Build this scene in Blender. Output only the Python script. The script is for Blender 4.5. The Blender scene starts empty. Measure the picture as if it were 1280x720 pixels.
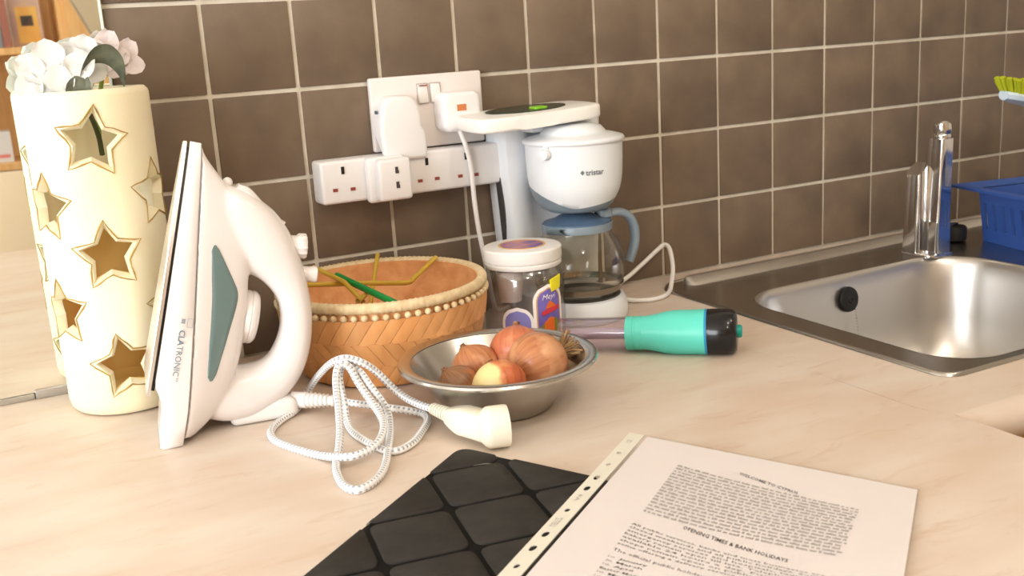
import bpy, bmesh, math, random
import numpy as np
from mathutils import Vector, Matrix
random.seed(7)
PI = math.pi
S = bpy.context.scene
COL = S.collection

# ------------------------------------------------------------------ camera, world, lights, exposure
cd = bpy.data.cameras.new('camera'); cam = bpy.data.objects.new('camera', cd); COL.objects.link(cam)
cd.sensor_width = 36.0; cd.lens = 1307.75 / 1280 * 36.0
cd.clip_start = 0.02; cd.clip_end = 50
cam.matrix_world = Matrix(((0.8814, 0.1626, -0.4434, -0.2508), (-0.4685, 0.1820, -0.8645, -1.1839), (-0.0599, 0.9697, 0.2367, 0.3482), (0, 0, 0, 1)))
cd.dof.use_dof = True; cd.dof.focus_distance = 1.02; cd.dof.aperture_fstop = 13
S.camera = cam

S.view_settings.view_transform = 'Standard'; S.view_settings.look = 'None'
S.view_settings.exposure = 0.03; S.view_settings.gamma = 1.0; S.view_settings.use_curve_mapping = False
S.cycles.use_denoising = True
S.cycles.max_bounces = 10; S.cycles.transparent_max_bounces = 16; S.cycles.transmission_bounces = 10

w = bpy.data.worlds.new('room_air'); S.world = w; w.use_nodes = True
w.node_tree.nodes['Background'].inputs[0].default_value = (0.75, 0.85, 1.0, 1); w.node_tree.nodes['Background'].inputs[1].default_value = 1.0

def area(name, loc, target, sx, sy, energy, col):
    l = bpy.data.lights.new(name, 'AREA'); l.shape = 'RECTANGLE'; l.size = sx; l.size_y = sy; l.energy = energy; l.color = col
    o = bpy.data.objects.new(name, l); COL.objects.link(o); o.location = loc
    o.rotation_euler = (Vector(target) - Vector(loc)).to_track_quat('-Z', 'Y').to_euler(); return o
def bulb(name, loc, rad, energy, col):
    l = bpy.data.lights.new(name, 'POINT'); l.shadow_soft_size = rad; l.energy = energy; l.color = col
    o = bpy.data.objects.new(name, l); COL.objects.link(o); o.location = loc; return o
area('window_daylight', (-2.45, -1.55, 0.57), (0.2, -0.45, 0.2), 1.6, 1.2, 72, (0.94, 0.97, 1.0))
bulb('ceiling_and_fill_bulb', (0.35, -1.25, 1.30), 0.05, 9, (1.0, 0.90, 0.79))
bulb('ceiling_and_fill_bulb', (0.95, -1.10, 1.30), 0.05, 5, (1.0, 0.90, 0.79))
bulb('ceiling_and_fill_bulb', (-0.20, -2.05, 1.30), 0.06, 12, (1.0, 0.92, 0.82))  # added unseen fill bulb, brightens the bookcase and the front wall

# ------------------------------------------------------------------ helpers
def lin(r, g, b):
    f = lambda c: c / 12.92 if c <= 0.04045 else ((c + 0.055) / 1.055) ** 2.4
    return (f(r / 255), f(g / 255), f(b / 255), 1)
def mat(name, col, rough=0.5, metal=0.0, col2=None, scale=8.0, detail=4.0, bump=0.0, bscale=None, stretch=(1, 1, 1), coat=0.0, trans=0.0, ior=1.45, sss=0.0, alpha=1.0, vary=0.0, spec=0.5, rot=0.0):
    m = bpy.data.materials.new(name); m.use_nodes = True; nt = m.node_tree; N = nt.nodes; L = nt.links
    b = N['Principled BSDF']
    b.inputs['Base Color'].default_value = col; b.inputs['Roughness'].default_value = rough; b.inputs['Metallic'].default_value = metal
    b.inputs['Coat Weight'].default_value = coat; b.inputs['Transmission Weight'].default_value = trans; b.inputs['IOR'].default_value = ior
    b.inputs['Specular IOR Level'].default_value = spec
    if sss: b.inputs['Subsurface Weight'].default_value = sss; b.inputs['Subsurface Radius'].default_value = (0.02, 0.012, 0.006); b.inputs['Subsurface Scale'].default_value = 0.6
    b.inputs['Alpha'].default_value = alpha
    if col2 or bump:
        g = N.new('ShaderNodeNewGeometry'); mp = N.new('ShaderNodeMapping'); mp.inputs['Scale'].default_value = stretch; mp.inputs['Rotation'].default_value = (0, 0, rot)
        L.new(g.outputs['Position'], mp.inputs['Vector'])
    if col2:
        n = N.new('ShaderNodeTexNoise'); n.inputs['Scale'].default_value = scale; n.inputs['Detail'].default_value = detail
        L.new(mp.outputs[0], n.inputs['Vector'])
        r = N.new('ShaderNodeValToRGB'); r.color_ramp.elements[0].position = 0.35; r.color_ramp.elements[1].position = 0.65
        r.color_ramp.elements[0].color = col; r.color_ramp.elements[1].color = col2
        L.new(n.outputs['Fac'], r.inputs[0]); out = r.outputs[0]
        if vary:
            oi = N.new('ShaderNodeObjectInfo'); hs = N.new('ShaderNodeHueSaturation'); mr = N.new('ShaderNodeMapRange')
            mr.inputs['To Min'].default_value = 1 - vary; mr.inputs['To Max'].default_value = 1 + vary
            L.new(oi.outputs['Random'], mr.inputs['Value']); L.new(mr.outputs[0], hs.inputs['Value']); L.new(out, hs.inputs['Color']); out = hs.outputs[0]
        L.new(out, b.inputs['Base Color'])
    if bump:
        n2 = N.new('ShaderNodeTexNoise'); n2.inputs['Scale'].default_value = bscale or scale * 4; n2.inputs['Detail'].default_value = 6
        L.new(mp.outputs[0], n2.inputs['Vector'])
        bp = N.new('ShaderNodeBump'); bp.inputs['Strength'].default_value = bump; bp.inputs['Distance'].default_value = 0.002
        L.new(n2.outputs['Fac'], bp.inputs['Height']); L.new(bp.outputs[0], b.inputs['Normal'])
    return m

class G:
    """vertex / face bag; face groups carry a material slot"""
    def __init__(s): s.v = []; s.f = []; s.m = []; s.uv = None
    def add(s, vs, fs, mi=0):
        o = len(s.v); s.v += [tuple(v) for v in vs]; s.f += [tuple(i + o for i in f) for f in fs]; s.m += [mi] * len(fs); return s
    def xf(s, M): s.v = [tuple(M @ Vector(v)) for v in s.v]; return s
    def join(s, g, mi=None): return s.add(g.v, g.f) if mi is None else s.add(g.v, g.f, mi)
def obj(name, g, m, parent=None, smooth=True, origin=(0, 0, 0), sharp=40):
    me = bpy.data.meshes.new(name)
    ox = Vector(origin)
    me.from_pydata([tuple(Vector(v) - ox) for v in g.v], [], g.f)
    for mm in (m if isinstance(m, (list, tuple)) else [m]): me.materials.append(mm)
    me.polygons.foreach_set('material_index', g.m)
    bm = bmesh.new(); bm.from_mesh(me); bmesh.ops.recalc_face_normals(bm, faces=bm.faces); bm.to_mesh(me); bm.free()
    if smooth:
        me.polygons.foreach_set('use_smooth', [True] * len(me.polygons))
        me.set_sharp_from_angle(angle=math.radians(sharp))
    if g.uv is not None:
        ul = me.uv_layers.new(name='UVMap')
        for p in me.polygons:
            for li, vi in zip(p.loop_indices, p.vertices): ul.data[li].uv = g.uv[vi]
    o = bpy.data.objects.new(name, me); COL.objects.link(o)
    if parent: o.parent = parent
    else: o.location = ox
    return o
def thing(name, label, cat, loc=(0, 0, 0), rotz=0.0, group=None):
    o = bpy.data.objects.new(name, None); COL.objects.link(o); o.location = loc; o.rotation_euler = (0, 0, rotz)
    o.empty_display_size = 0.02; tag(o, label, cat, group); return o
def tag(o, label, cat, group=None):
    o['label'] = label; o['category'] = cat
    if group: o['group'] = group
    return o
def struct(o): o['kind'] = 'structure'; return o
def rel(root, g):
    """world-space geometry -> the local space of its root"""
    M = Matrix.Translation(root.location) @ Matrix.Rotation(root.rotation_euler.z, 4, 'Z')
    return g.xf(M.inverted())
def box(x0, x1, y0, y1, z0, z1, bev=0.0, seg=2):
    bm = bmesh.new(); bmesh.ops.create_cube(bm, size=1)
    for v in bm.verts: v.co = Vector((x0 + (v.co.x + .5) * (x1 - x0), y0 + (v.co.y + .5) * (y1 - y0), z0 + (v.co.z + .5) * (z1 - z0)))
    if bev: bmesh.ops.bevel(bm, geom=bm.edges[:], offset=bev, segments=seg, profile=0.5, affect='EDGES')
    return frombm(bm)
def frombm(bm):
    g = G(); bm.verts.index_update(); g.add([v.co[:] for v in bm.verts], [[v.index for v in f.verts] for f in bm.faces]); bm.free(); return g
def lathe(prof, seg=48, close=True, cx=0, cy=0, cap=True):
    g = G(); n = len(prof); vs = []; fs = []
    for r, z in prof:
        for k in range(seg):
            a = 2 * PI * k / seg; vs.append((cx + r * math.cos(a), cy + r * math.sin(a), z))
    for i in range(n - 1):
        for k in range(seg):
            k2 = (k + 1) % seg; fs.append((i * seg + k, i * seg + k2, (i + 1) * seg + k2, (i + 1) * seg + k))
    if cap:
        if prof[0][0] > 1e-5: fs.append(tuple(range(seg))[::-1])
        if prof[-1][0] > 1e-5: fs.append(tuple(range((n - 1) * seg, n * seg)))
    return g.add(vs, fs)
def catmull(pts, n=6, closed=False):
    P = [Vector(p) for p in pts]; out = []
    N = len(P)
    rng = range(N) if closed else range(N - 1)
    for i in rng:
        p0 = P[(i - 1) % N] if closed or i > 0 else P[0] * 2 - P[1]
        p1 = P[i]; p2 = P[(i + 1) % N]
        p3 = P[(i + 2) % N] if closed or i + 2 < N else P[-1] * 2 - P[-2]
        for k in range(n):
            t = k / n
            out.append(0.5 * ((2 * p1) + (p2 - p0) * t + (2 * p0 - 5 * p1 + 4 * p2 - p3) * t * t + (3 * p1 - p0 - 3 * p2 + p3) * t ** 3))
    if not closed: out.append(P[-1])
    return out
def tube(pts, rad, seg=10, closed=False, flat=1.0, up=None, cap=True, uv=False):
    P = [Vector(p) for p in pts]; n = len(P); g = G(); vs = []; fs = []; uvs = []
    R = rad if isinstance(rad, (list, tuple)) else [rad] * n
    T = [(P[(i + 1) % n] - P[i - 1] if closed or 0 < i < n - 1 else (P[1] - P[0] if i == 0 else P[-1] - P[-2])).normalized() for i in range(n)]
    ref = Vector(up) if up else (Vector((0, 0, 1)) if abs(T[0].z) < .9 else Vector((1, 0, 0)))
    nn = (ref - T[0] * ref.dot(T[0])).normalized(); ln = 0.0
    for i in range(n):
        nn = (nn - T[i] * nn.dot(T[i])).normalized(); b = T[i].cross(nn)
        if i: ln += (P[i] - P[i - 1]).length
        for k in range(seg):
            a = 2 * PI * k / seg; vs.append(P[i] + (nn * math.cos(a) * flat + b * math.sin(a)) * R[i]); uvs.append((ln, k / seg))
    m = n if closed else n - 1
    for i in range(m):
        for k in range(seg):
            j = (i + 1) % n; k2 = (k + 1) % seg; fs.append((i * seg + k, i * seg + k2, j * seg + k2, j * seg + k))
    if cap and not closed: fs += [tuple(range(seg))[::-1], tuple(range((n - 1) * seg, n * seg))]
    g.add(vs, fs); 
    if uv: g.uv = uvs
    return g
def loft(secs, cap=True, closed_ring=True):
    g = G(); n = len(secs[0]); vs = [v for s in secs for v in s]; fs = []
    for i in range(len(secs) - 1):
        for k in range(n if closed_ring else n - 1):
            k2 = (k + 1) % n; fs.append((i * n + k, i * n + k2, (i + 1) * n + k2, (i + 1) * n + k))
    if cap: fs += [tuple(range(n))[::-1], tuple(range((len(secs) - 1) * n, len(secs) * n))]
    return g.add(vs, fs)
def prism(poly, z0, z1, bev=0.0, seg=2, top_only=True):
    bm = bmesh.new(); vs = [bm.verts.new((x, y, z0)) for x, y in poly]; f = bm.faces.new(vs)
    r = bmesh.ops.extrude_face_region(bm, geom=[f]); tv = [e for e in r['geom'] if isinstance(e, bmesh.types.BMVert)]
    for v in tv: v.co.z = z1
    if bev:
        st = set(tv); ed = [e for e in bm.edges if e.verts[0] in st and e.verts[1] in st] if top_only else [e for e in bm.edges if abs(e.verts[0].co.z - e.verts[1].co.z) < 1e-9]
        bmesh.ops.bevel(bm, geom=ed, offset=bev, segments=seg, profile=0.5, affect='EDGES')
    return frombm(bm)
def rrect(x0, x1, y0, y1, r, n=6):
    out = []
    R = r if isinstance(r, (list, tuple)) else [r] * 4
    for (cx, cy, a0), q in zip(((x1, y1, 0), (x0, y1, PI / 2), (x0, y0, PI), (x1, y0, 1.5 * PI)), R):
        sx = -1 if cx == x1 else 1; sy = -1 if cy == y1 else 1
        for k in range(n + 1):
            a = a0 + k / n * PI / 2; out.append((cx + sx * q + q * math.cos(a), cy + sy * q + q * math.sin(a)))
    return out
def plate_hole(outer, holes, z0, z1):
    """flat plate with holes: outer and holes are 2D loops"""
    bm = bmesh.new(); layers = []
    for z in (z0, z1):
        ed = []; loops = []
        for lp in [outer] + holes:
            vs = [bm.verts.new((x, y, z)) for x, y in lp]; loops.append(vs)
            ed += [bm.edges.new((vs[i], vs[(i + 1) % len(vs)])) for i in range(len(vs))]
        bmesh.ops.triangle_fill(bm, edges=ed, use_beauty=True, normal=(0, 0, 1)); layers.append(loops)
    for a, b in zip(*layers):
        for i in range(len(a)): bm.faces.new((a[i], a[(i + 1) % len(a)], b[(i + 1) % len(b)], b[i]))
    return frombm(bm)
def star(cx, cy, R, r, rot=PI / 2, n=5, soft=0.0):
    return [(cx + (R if k % 2 == 0 else r) * math.cos(rot + k * PI / n), cy + (R if k % 2 == 0 else r) * math.sin(rot + k * PI / n)) for k in range(2 * n)]
def text_mesh(s, bold=0.0, res=2):
    """letters as 2D outlines filled flat, height 1 = cap height, starting at x=0"""
    c = bpy.data.curves.new('lettering', 'FONT'); c.body = s; c.size = 1.4; c.resolution_u = res; c.offset = bold; c.fill_mode = 'FRONT'
    o = bpy.data.objects.new('lettering', c); COL.objects.link(o)
    dg = bpy.context.evaluated_depsgraph_get(); me = bpy.data.meshes.new_from_object(o.evaluated_get(dg))
    g = G(); g.add([v.co[:] for v in me.vertices], [tuple(p.vertices) for p in me.polygons])
    bpy.data.objects.remove(o); bpy.data.curves.remove(c); bpy.data.meshes.remove(me)
    x = [v[0] for v in g.v]; x0, x1 = min(x), max(x); g.w = x1 - x0; g.v = [(v[0] - x0, v[1], 0) for v in g.v]; return g
def evaluated(o, drop=()):
    dg = bpy.context.evaluated_depsgraph_get(); me = bpy.data.meshes.new_from_object(o.evaluated_get(dg)); o.modifiers.clear(); old = o.data; o.data = me
    bpy.data.meshes.remove(old)
    for d in drop: me2 = d.data; bpy.data.objects.remove(d); bpy.data.meshes.remove(me2)
def copy_tree(o, parent=None):
    c = o.copy(); COL.objects.link(c); c.parent = parent
    for ch in list(o.children): copy_tree(ch, c)
    return c

# ------------------------------------------------------------------ materials
M_wall = mat('cream_paint', lin(228, 222, 210), 0.8, col2=lin(222, 215, 202), scale=3)
M_ceil = mat('ceiling_paint', lin(244, 240, 230), 0.85)
M_floor = mat('floor_laminate', lin(176, 140, 100), 0.5, col2=lin(150, 115, 80), scale=6, stretch=(1, 8, 1))
M_tile = mat('brown_tile_glaze', lin(107, 91, 76), 0.46, col2=lin(125, 107, 89), scale=14, detail=8, vary=0.07, bump=0.12, bscale=180)
M_grout = mat('grout', lin(226, 218, 203), 0.9, col2=lin(206, 197, 179), scale=25)
def worktop_mat():
    m = mat('worktop_laminate', lin(219, 205, 191), 0.40, col2=lin(210, 190, 172), scale=7, detail=8, stretch=(1.0, 2.6, 1), rot=0.5)
    nt = m.node_tree; N = nt.nodes; L = nt.links; b = N['Principled BSDF']; base = b.inputs['Base Color'].links[0].from_socket
    g = N.new('ShaderNodeNewGeometry'); mp = N.new('ShaderNodeMapping'); mp.inputs['Rotation'].default_value = (0, 0, .62); mp.inputs['Scale'].default_value = (9, 34, 1); L.new(g.outputs['Position'], mp.inputs[0])
    n = N.new('ShaderNodeTexNoise'); n.inputs['Scale'].default_value = 1.6; n.inputs['Detail'].default_value = 9; n.inputs['Roughness'].default_value = .62; n.inputs['Distortion'].default_value = .8; L.new(mp.outputs[0], n.inputs[0])
    r = N.new('ShaderNodeValToRGB'); r.color_ramp.elements[0].position = .56; r.color_ramp.elements[0].color = (0, 0, 0, 1); r.color_ramp.elements[1].position = .74; r.color_ramp.elements[1].color = (.6, .6, .6, 1); L.new(n.outputs['Fac'], r.inputs[0])
    mx = N.new('ShaderNodeMixRGB'); L.new(r.outputs[0], mx.inputs[0]); L.new(base, mx.inputs[1]); mx.inputs[2].default_value = lin(196, 166, 142); L.new(mx.outputs[0], b.inputs['Base Color'])
    return m
M_top = worktop_mat()
M_steel = mat('brushed_steel', (0.46, 0.43, 0.39, 1), 0.27, 1.0)
M_bowlst = mat('sink_bowl_steel', (0.62, 0.60, 0.57, 1), 0.36, 1.0)
M_chrome = mat('chrome', (0.72, 0.72, 0.72, 1), 0.08, 1.0)
M_black = mat('black_plastic', (0.012, 0.012, 0.012, 1), 0.35)
M_rubber = mat('black_rubber', (0.010, 0.010, 0.010, 1), 0.6)
M_white = mat('white_plastic', lin(240, 236, 232), 0.32)
M_socket = mat('socket_white', lin(238, 230, 226), 0.35)
M_plug = mat('plug_white', lin(240, 238, 238), 0.4)
M_red = mat('red_shutter', lin(150, 70, 60), 0.5)
M_orange = mat('orange_label', lin(205, 125, 75), 0.6)
M_mirror = mat('mirror_silver', (0.91, 0.94, 0.89, 1), 0.015, 1.0)
M_alu = mat('aluminium', (0.55, 0.56, 0.56, 1), 0.35, 1.0)
M_edge = mat('polished_glass_edge', lin(240, 248, 240), 0.15)
M_pine = mat('pine', lin(222, 178, 122), 0.5, col2=lin(208, 160, 104), scale=9, stretch=(8, 1, 1))
M_vase = mat('ivory_wax', lin(248, 236, 200), 0.45, col2=lin(251, 241, 212), scale=9, sss=0.25)
M_gold = mat('gold_paint', lin(196, 160, 84), 0.5, 0.2, col2=lin(160, 132, 66), scale=60)
M_petal = mat('white_petal', lin(236, 236, 232), 0.7, sss=0.15)
M_petalp = mat('blush_petal', lin(232, 218, 214), 0.7, sss=0.15)
M_leaf = mat('grey_green_leaf', lin(112, 116, 98), 0.55, col2=lin(78, 84, 68), scale=60)
M_stem = mat('green_stem', lin(130, 150, 60), 0.6)
M_dkstem = mat('dark_stem', lin(70, 75, 35), 0.6)

# ------------------------------------------------------------------ room
wb = struct(obj('wall_back', box(-3.2, 2.6, 0.0025, 0.14, -0.9, 1.45), M_grout, smooth=False))
upper = obj('painted_plaster', box(-3.2, 2.6, -0.001, 0.0025, 0.6, 1.45), M_wall, wb, smooth=False)
side_plaster = obj('painted_plaster', box(-3.2, -1.05, -0.001, 0.0025, -0.9, 0.6), M_wall, wb, smooth=False)
tg = box(0.0024, 0.0976, 0.0, 0.0075, 0.0024, 0.0976, 0.0011, 2)
t0 = None
for cx in range(-1, 18):
    for cz in range(6):
        if t0 is None: o = t0 = obj('tile', tg, M_tile, wb, smooth=True)
        else: o = t0.copy(); COL.objects.link(o); o.parent = wb
        o.location = (cx * 0.1, random.uniform(-.0003, .0003), cz * 0.1)
        o.rotation_euler = (random.uniform(-.004, .004), 0, random.uniform(-.004, .004))
struct(obj('floor', box(-3.2, 2.6, -3.4, 0.14, -1.0, -0.9), M_floor, smooth=False))
struct(obj('ceiling', box(-3.2, 2.6, -3.4, 0.14, 1.45, 1.55), M_ceil, smooth=False))
struct(obj('wall_right', box(2.5, 2.6, -3.4, 0.14, -0.9, 1.45), M_wall, smooth=False))
struct(obj('wall_front', box(-3.2, 2.6, -3.4, -3.3, -0.9, 1.45), mat('warm_cream_paint', lin(246, 236, 212), 0.8), smooth=False))
# left wall with its window opening
WY0, WY1, WZ0, WZ1 = -2.4, -0.7, -0.05, 1.2
wl = G()
for b in (box(-2.7, -2.6, -3.4, WY0, -0.9, 1.45), box(-2.7, -2.6, WY1, 0.14, -0.9, 1.45), box(-2.7, -2.6, WY0, WY1, -0.9, WZ0), box(-2.7, -2.6, WY0, WY1, WZ1, 1.45)): wl.join(b)
struct(obj('wall_left', wl, M_wall, smooth=False))
wf = G()
for b in (box(-2.68, -2.62, WY0, WY0 + .05, WZ0, WZ1), box(-2.68, -2.62, WY1 - .05, WY1, WZ0, WZ1), box(-2.68, -2.62, WY0, WY1, WZ0, WZ0 + .05), box(-2.68, -2.62, WY0, WY1, WZ1 - .05, WZ1), box(-2.68, -2.62, (WY0 + WY1) / 2 - .03, (WY0 + WY1) / 2 + .03, WZ0, WZ1)): wf.join(b)
struct(obj('window_1', wf, M_white, smooth=False))

# ------------------------------------------------------------------ mirror on the wall, left of the tiles
mr = thing('mirror', 'frameless wall mirror with a steel bottom channel beside the tiles', 'mirror', (-0.55, 0, 0))
obj('mirror_pane', rel(mr, box(-1.04, -0.1005, -0.0035, -0.0005, 0.007, 0.95)), M_mirror, mr, smooth=False)
o = obj('polished_edge', rel(mr, box(-0.1022, -0.0995, -0.0042, -0.0002, 0.007, 0.95)), M_edge, mr, smooth=False); o['label'] = 'bright polished glass edge'
obj('channel', rel(mr, box(-1.04, -0.2235, -0.006, -0.0003, 0.0003, 0.0065, 0.0006)), M_alu, mr)
obj('channel', rel(mr, box(-0.2225, -0.0995, -0.007, -0.0003, 0.0003, 0.0095, 0.0006)), M_alu, mr)

# ------------------------------------------------------------------ worktops and base cabinets
def peninsula():
    bm = bmesh.new(); P = [(-0.62, -0.001), (0.467, -0.001), (0.467, -0.560), (0.472, -0.578), (0.4795, -0.5925), (0.4805, -0.613), (0.487, -0.640), (0.487, -1.02), (-0.62, -1.02)]
    vs = [bm.verts.new((x, y, -0.038)) for x, y in P]; f = bm.faces.new(vs); r = bmesh.ops.extrude_face_region(bm, geom=[f]); tv = [e for e in r['geom'] if isinstance(e, bmesh.types.BMVert)]
    for v in tv: v.co.z = 0
    ed = [e for e in bm.edges if e.verts[0].co.z == 0 and e.verts[1].co.z == 0 and (min(v.co.y for v in e.verts) < -.9)]
    bmesh.ops.bevel(bm, geom=ed, offset=.010, segments=4, profile=.5, affect='EDGES'); return frombm(bm)
pw = obj('worktop', peninsula(), M_top)
tag(pw, 'long beige marbled laminate worktop carrying the iron, basket and papers', 'worktop')
BX0, BX1, BY0, BY1 = 0.588, 0.988, -0.513, -0.158
bowl_r = [0.075, 0.075, 0.060, 0.060]
sw = plate_hole([(0.46715, -0.001), (0.46715, -0.42), (0.4680, -0.50), (0.4679, -0.5605), (0.4727, -0.5778), (0.4800, -0.592), (2.45, -0.592), (2.45, -0.001)][::-1], [rrect(BX0 - .004, BX1 + .004, BY0 - .004, BY1 + .004, bowl_r)], -0.038, 0.0)
R = 0.019
prof = [(-0.592 - 0.022 * math.sin(a), -R + R * math.cos(a)) for a in np.linspace(0, PI, 13)]
sw.join(loft([[(x, y, z) for y, z in prof] for x in (0.4812, 2.45)]))
sink_top = obj('worktop', sw, M_top)
tag(sink_top, 'beige laminate worktop with a rounded front edge holding the steel sink', 'worktop')
def cabinet(name, label, x0, x1, y0, y1, ndoor, face):
    c = thing(name, label, 'cabinet', ((x0 + x1) / 2, (y0 + y1) / 2, -0.9))
    mp_ = M_pine if face == 'y' else M_white; ya, xb = (y0 + .02, x1) if face == 'y' else (y0, x1 - .02)
    for b_ in ((x0, x0 + .018, ya, y1, -.8, -.039), (xb - .018, xb, ya, y1, -.8, -.039)): obj('side_panel', rel(c, box(*b_)), mp_, c, smooth=False)
    obj('bottom_panel', rel(c, box(x0 + .018, xb - .018, ya, y1, -.8, -.782)), mp_, c, smooth=False); obj('back_panel', rel(c, box(x0 + .018, xb - .018, y1 - .006, y1, -.782, -.2)), mp_, c, smooth=False)
    obj('plinth', rel(c, box(x0 + .03, x1 - .03, y0 + .05, y1 - .02, -0.9, -0.8)), M_pine, c, smooth=False)
    for k in range(ndoor):
        if face == 'y':
            a = x0 + (x1 - x0) * k / ndoor; b = x0 + (x1 - x0) * (k + 1) / ndoor
            d = obj('door', rel(c, box(a + .002, b - .002, y0, y0 + .019, -0.79, -0.045, 0.002)), M_pine, c)
            obj('handle', rel(c, tube(catmull([(b - .05, y0 - .001, -.10), (b - .05, y0 - .028, -.11), (b - .05, y0 - .028, -.19), (b - .05, y0 - .001, -.20)], 4), .005, 8)), M_chrome, d)
        else:
            a = y0 + (y1 - y0) * k / ndoor; b = y0 + (y1 - y0) * (k + 1) / ndoor
            d = obj('door', rel(c, box(x1 - .019, x1, a + .002, b - .002, -0.79, -0.045, 0.002)), M_pine, c)
    return c
cabinet('base_cabinet', 'golden pine sink cabinet under the sink worktop', 0.50, 2.0, -0.585, -0.03, 3, 'y')
cabinet('base_cabinet', 'pale base cabinet under the long worktop', -0.55, 0.455, -0.98, -0.03, 2, 'x')

# ------------------------------------------------------------------ sink
sk = thing('sink', 'inset stainless steel sink with deep rounded basin in the worktop', 'sink', (0.78, -0.33, 0.0))
outer = rrect(0.548, 1.62, -0.529, -0.040, [0.02, 0.045, 0.022, 0.02])
lip = 0.004
deck = plate_hole(rrect(0.548 + lip, 1.62 - lip, -0.529 + lip, -0.040 - lip, [0.02, 0.043, 0.020, 0.02]), [rrect(BX0, BX1, BY0, BY1, bowl_r, 10)], 0.0012, 0.0022)
rim = loft([[(x, y, 0.0004) for x, y in outer], [(x, y, 0.0022) for x, y in rrect(0.5487, 1.6193, -0.5283, -0.0407, [0.02, 0.045, 0.022, 0.02])], [(x, y, 0.0042) for x, y in rrect(0.5500, 1.618, -0.527, -0.042, [0.02, 0.044, 0.021, 0.02])], [(x, y, 0.0040) for x, y in rrect(0.5518, 1.6162, -0.5252, -0.0438, [0.02, 0.043, 0.0205, 0.02])], [(x, y, 0.0021) for x, y in rrect(0.5525, 1.6155, -0.5245, -0.0445, [0.02, 0.043, 0.020, 0.02])]], cap=False)
obj('deck', rel(sk, deck), M_steel, sk)
obj('deck_rim', rel(sk, rim), M_steel, sk, sharp=80)
secs = []
for ins, z in ((0, .0024), (.002, .0016), (.0045, -.002), (.0065, -.008), (.010, -.03), (.017, -.08), (.024, -.115), (.034, -.138), (.052, -.152), (.08, -.158), (.115, -.160)):
    rr = [max(q - ins * .25, .02) for q in bowl_r]
    secs.append([(x, y, z) for x, y in rrect(BX0 + ins, BX1 - ins, BY0 + ins, BY1 - ins, rr, 10)])
n = len(secs[0]); bowl = loft(secs, cap=False); bowl.add(secs[-1], [tuple(range(n))])
obj('basin', rel(sk, bowl), M_bowlst, sk, sharp=80)
obj('drain', rel(sk, lathe([(.0, -.1545), (.02, -.1545), (.034, -.157), (.038, -.1565), (.041, -.159)], 24, cx=.80, cy=-.34)), M_chrome, sk)
led = loft([[(x, y0 + (y1 - y0) * t, 0.0022 + h) for t, h in ((0, 0), (.08, .0012), (.52, .0100), (.66, .0108), (1, 0))] for x, y0, y1 in ((0.588, -.070, -.060), (0.598, -.080, -.050), (0.80, -.078, -.050), (1.1, -.066, -.048), (1.5, -.06, -.048))])
o = obj('raised_ledge', rel(sk, led), M_bowlst, sk, sharp=80); o['label'] = 'shiny raised ledge along the back of the sink'
# overflow rose on the back-left of the basin wall, with the ball chain
ov = Vector((0.7815, -0.1708, -0.0310))
nrm = Vector((0.10, -0.985, 0.13)).normalized(); q = nrm.to_track_quat('Z', 'Y').to_matrix().to_4x4()
og = lathe([(0, .004), (.004, .0055), (.006, .004), (.012, .0045), (.0165, .003), (.0175, .0)], 28); og.xf(Matrix.Translation(ov) @ q)
ovo = obj('overflow', rel(sk, og), M_rubber, sk); ovo['label'] = 'round black overflow cover in the basin wall'
cg = G()
for k in range(22):
    c = ov + Vector((0.006, -0.007 - 0.0007 * k, -0.014 - 0.0040 * k)); 
    bm = bmesh.new(); bmesh.ops.create_icosphere(bm, subdivisions=1, radius=.0016, matrix=Matrix.Translation(c)); cg.join(frombm(bm))
obj('ball_chain', rel(sk, cg), M_chrome, ovo)

# tap
tp = thing('tap', 'chrome mixer tap with an upright lever standing behind the basin', 'tap', (0.962, -0.142, 0.0022))
def taper(x0, y0, hw0, hd0, z0, x1, y1, hw1, hd1, z1, r=.004, cut=0.0):
    A = [(x0 + x, y0 + y, z0) for x, y in rrect(-hw0, hw0, -hd0, hd0, r, 4)]; B = [(x1 + x, y1 + y, z1 - cut * (hw1 - x) / (2 * hw1)) for x, y in rrect(-hw1, hw1, -hd1, hd1, r, 4)]
    return loft([A, B])
obj('base_plate', prism(rrect(-.030, .022, -.034, .026, .012), 0, .004, .001), M_chrome, tp)
obj('base_collar', taper(.000, -.014, .0152, .017, .004, .000, -.014, .0145, .0165, .050), M_chrome, tp)
obj('spout', taper(.001, -.014, .0135, .0155, .050, .004, -.016, .0120, .0130, .166), M_chrome, tp)
obj('column', taper(-.017, .006, .0120, .015, .004, -.016, .006, .0100, .013, .132, .006, .016), M_chrome, tp)
obj('lever_cap', lathe([(.0108, .164), (.0118, .166), (.0118, .171), (.0108, .1725), (.0118, .174), (.0124, .180), (.0112, .187), (.007, .1905), (0, .1915)], 24, cx=.006, cy=-.016), M_chrome, tp)
obj('chain_post', tube([(.034, .004, .13), (.034, .004, .142)], .0035, 10).join(lathe([(0, .148), (.007, .147), (.0075, .143), (.004, .141)], 14, cx=.034, cy=.004)).join(tube([(.018, .0, .13), (.034, .004, .134)], .003, 8)), M_chrome, tp)

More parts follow.
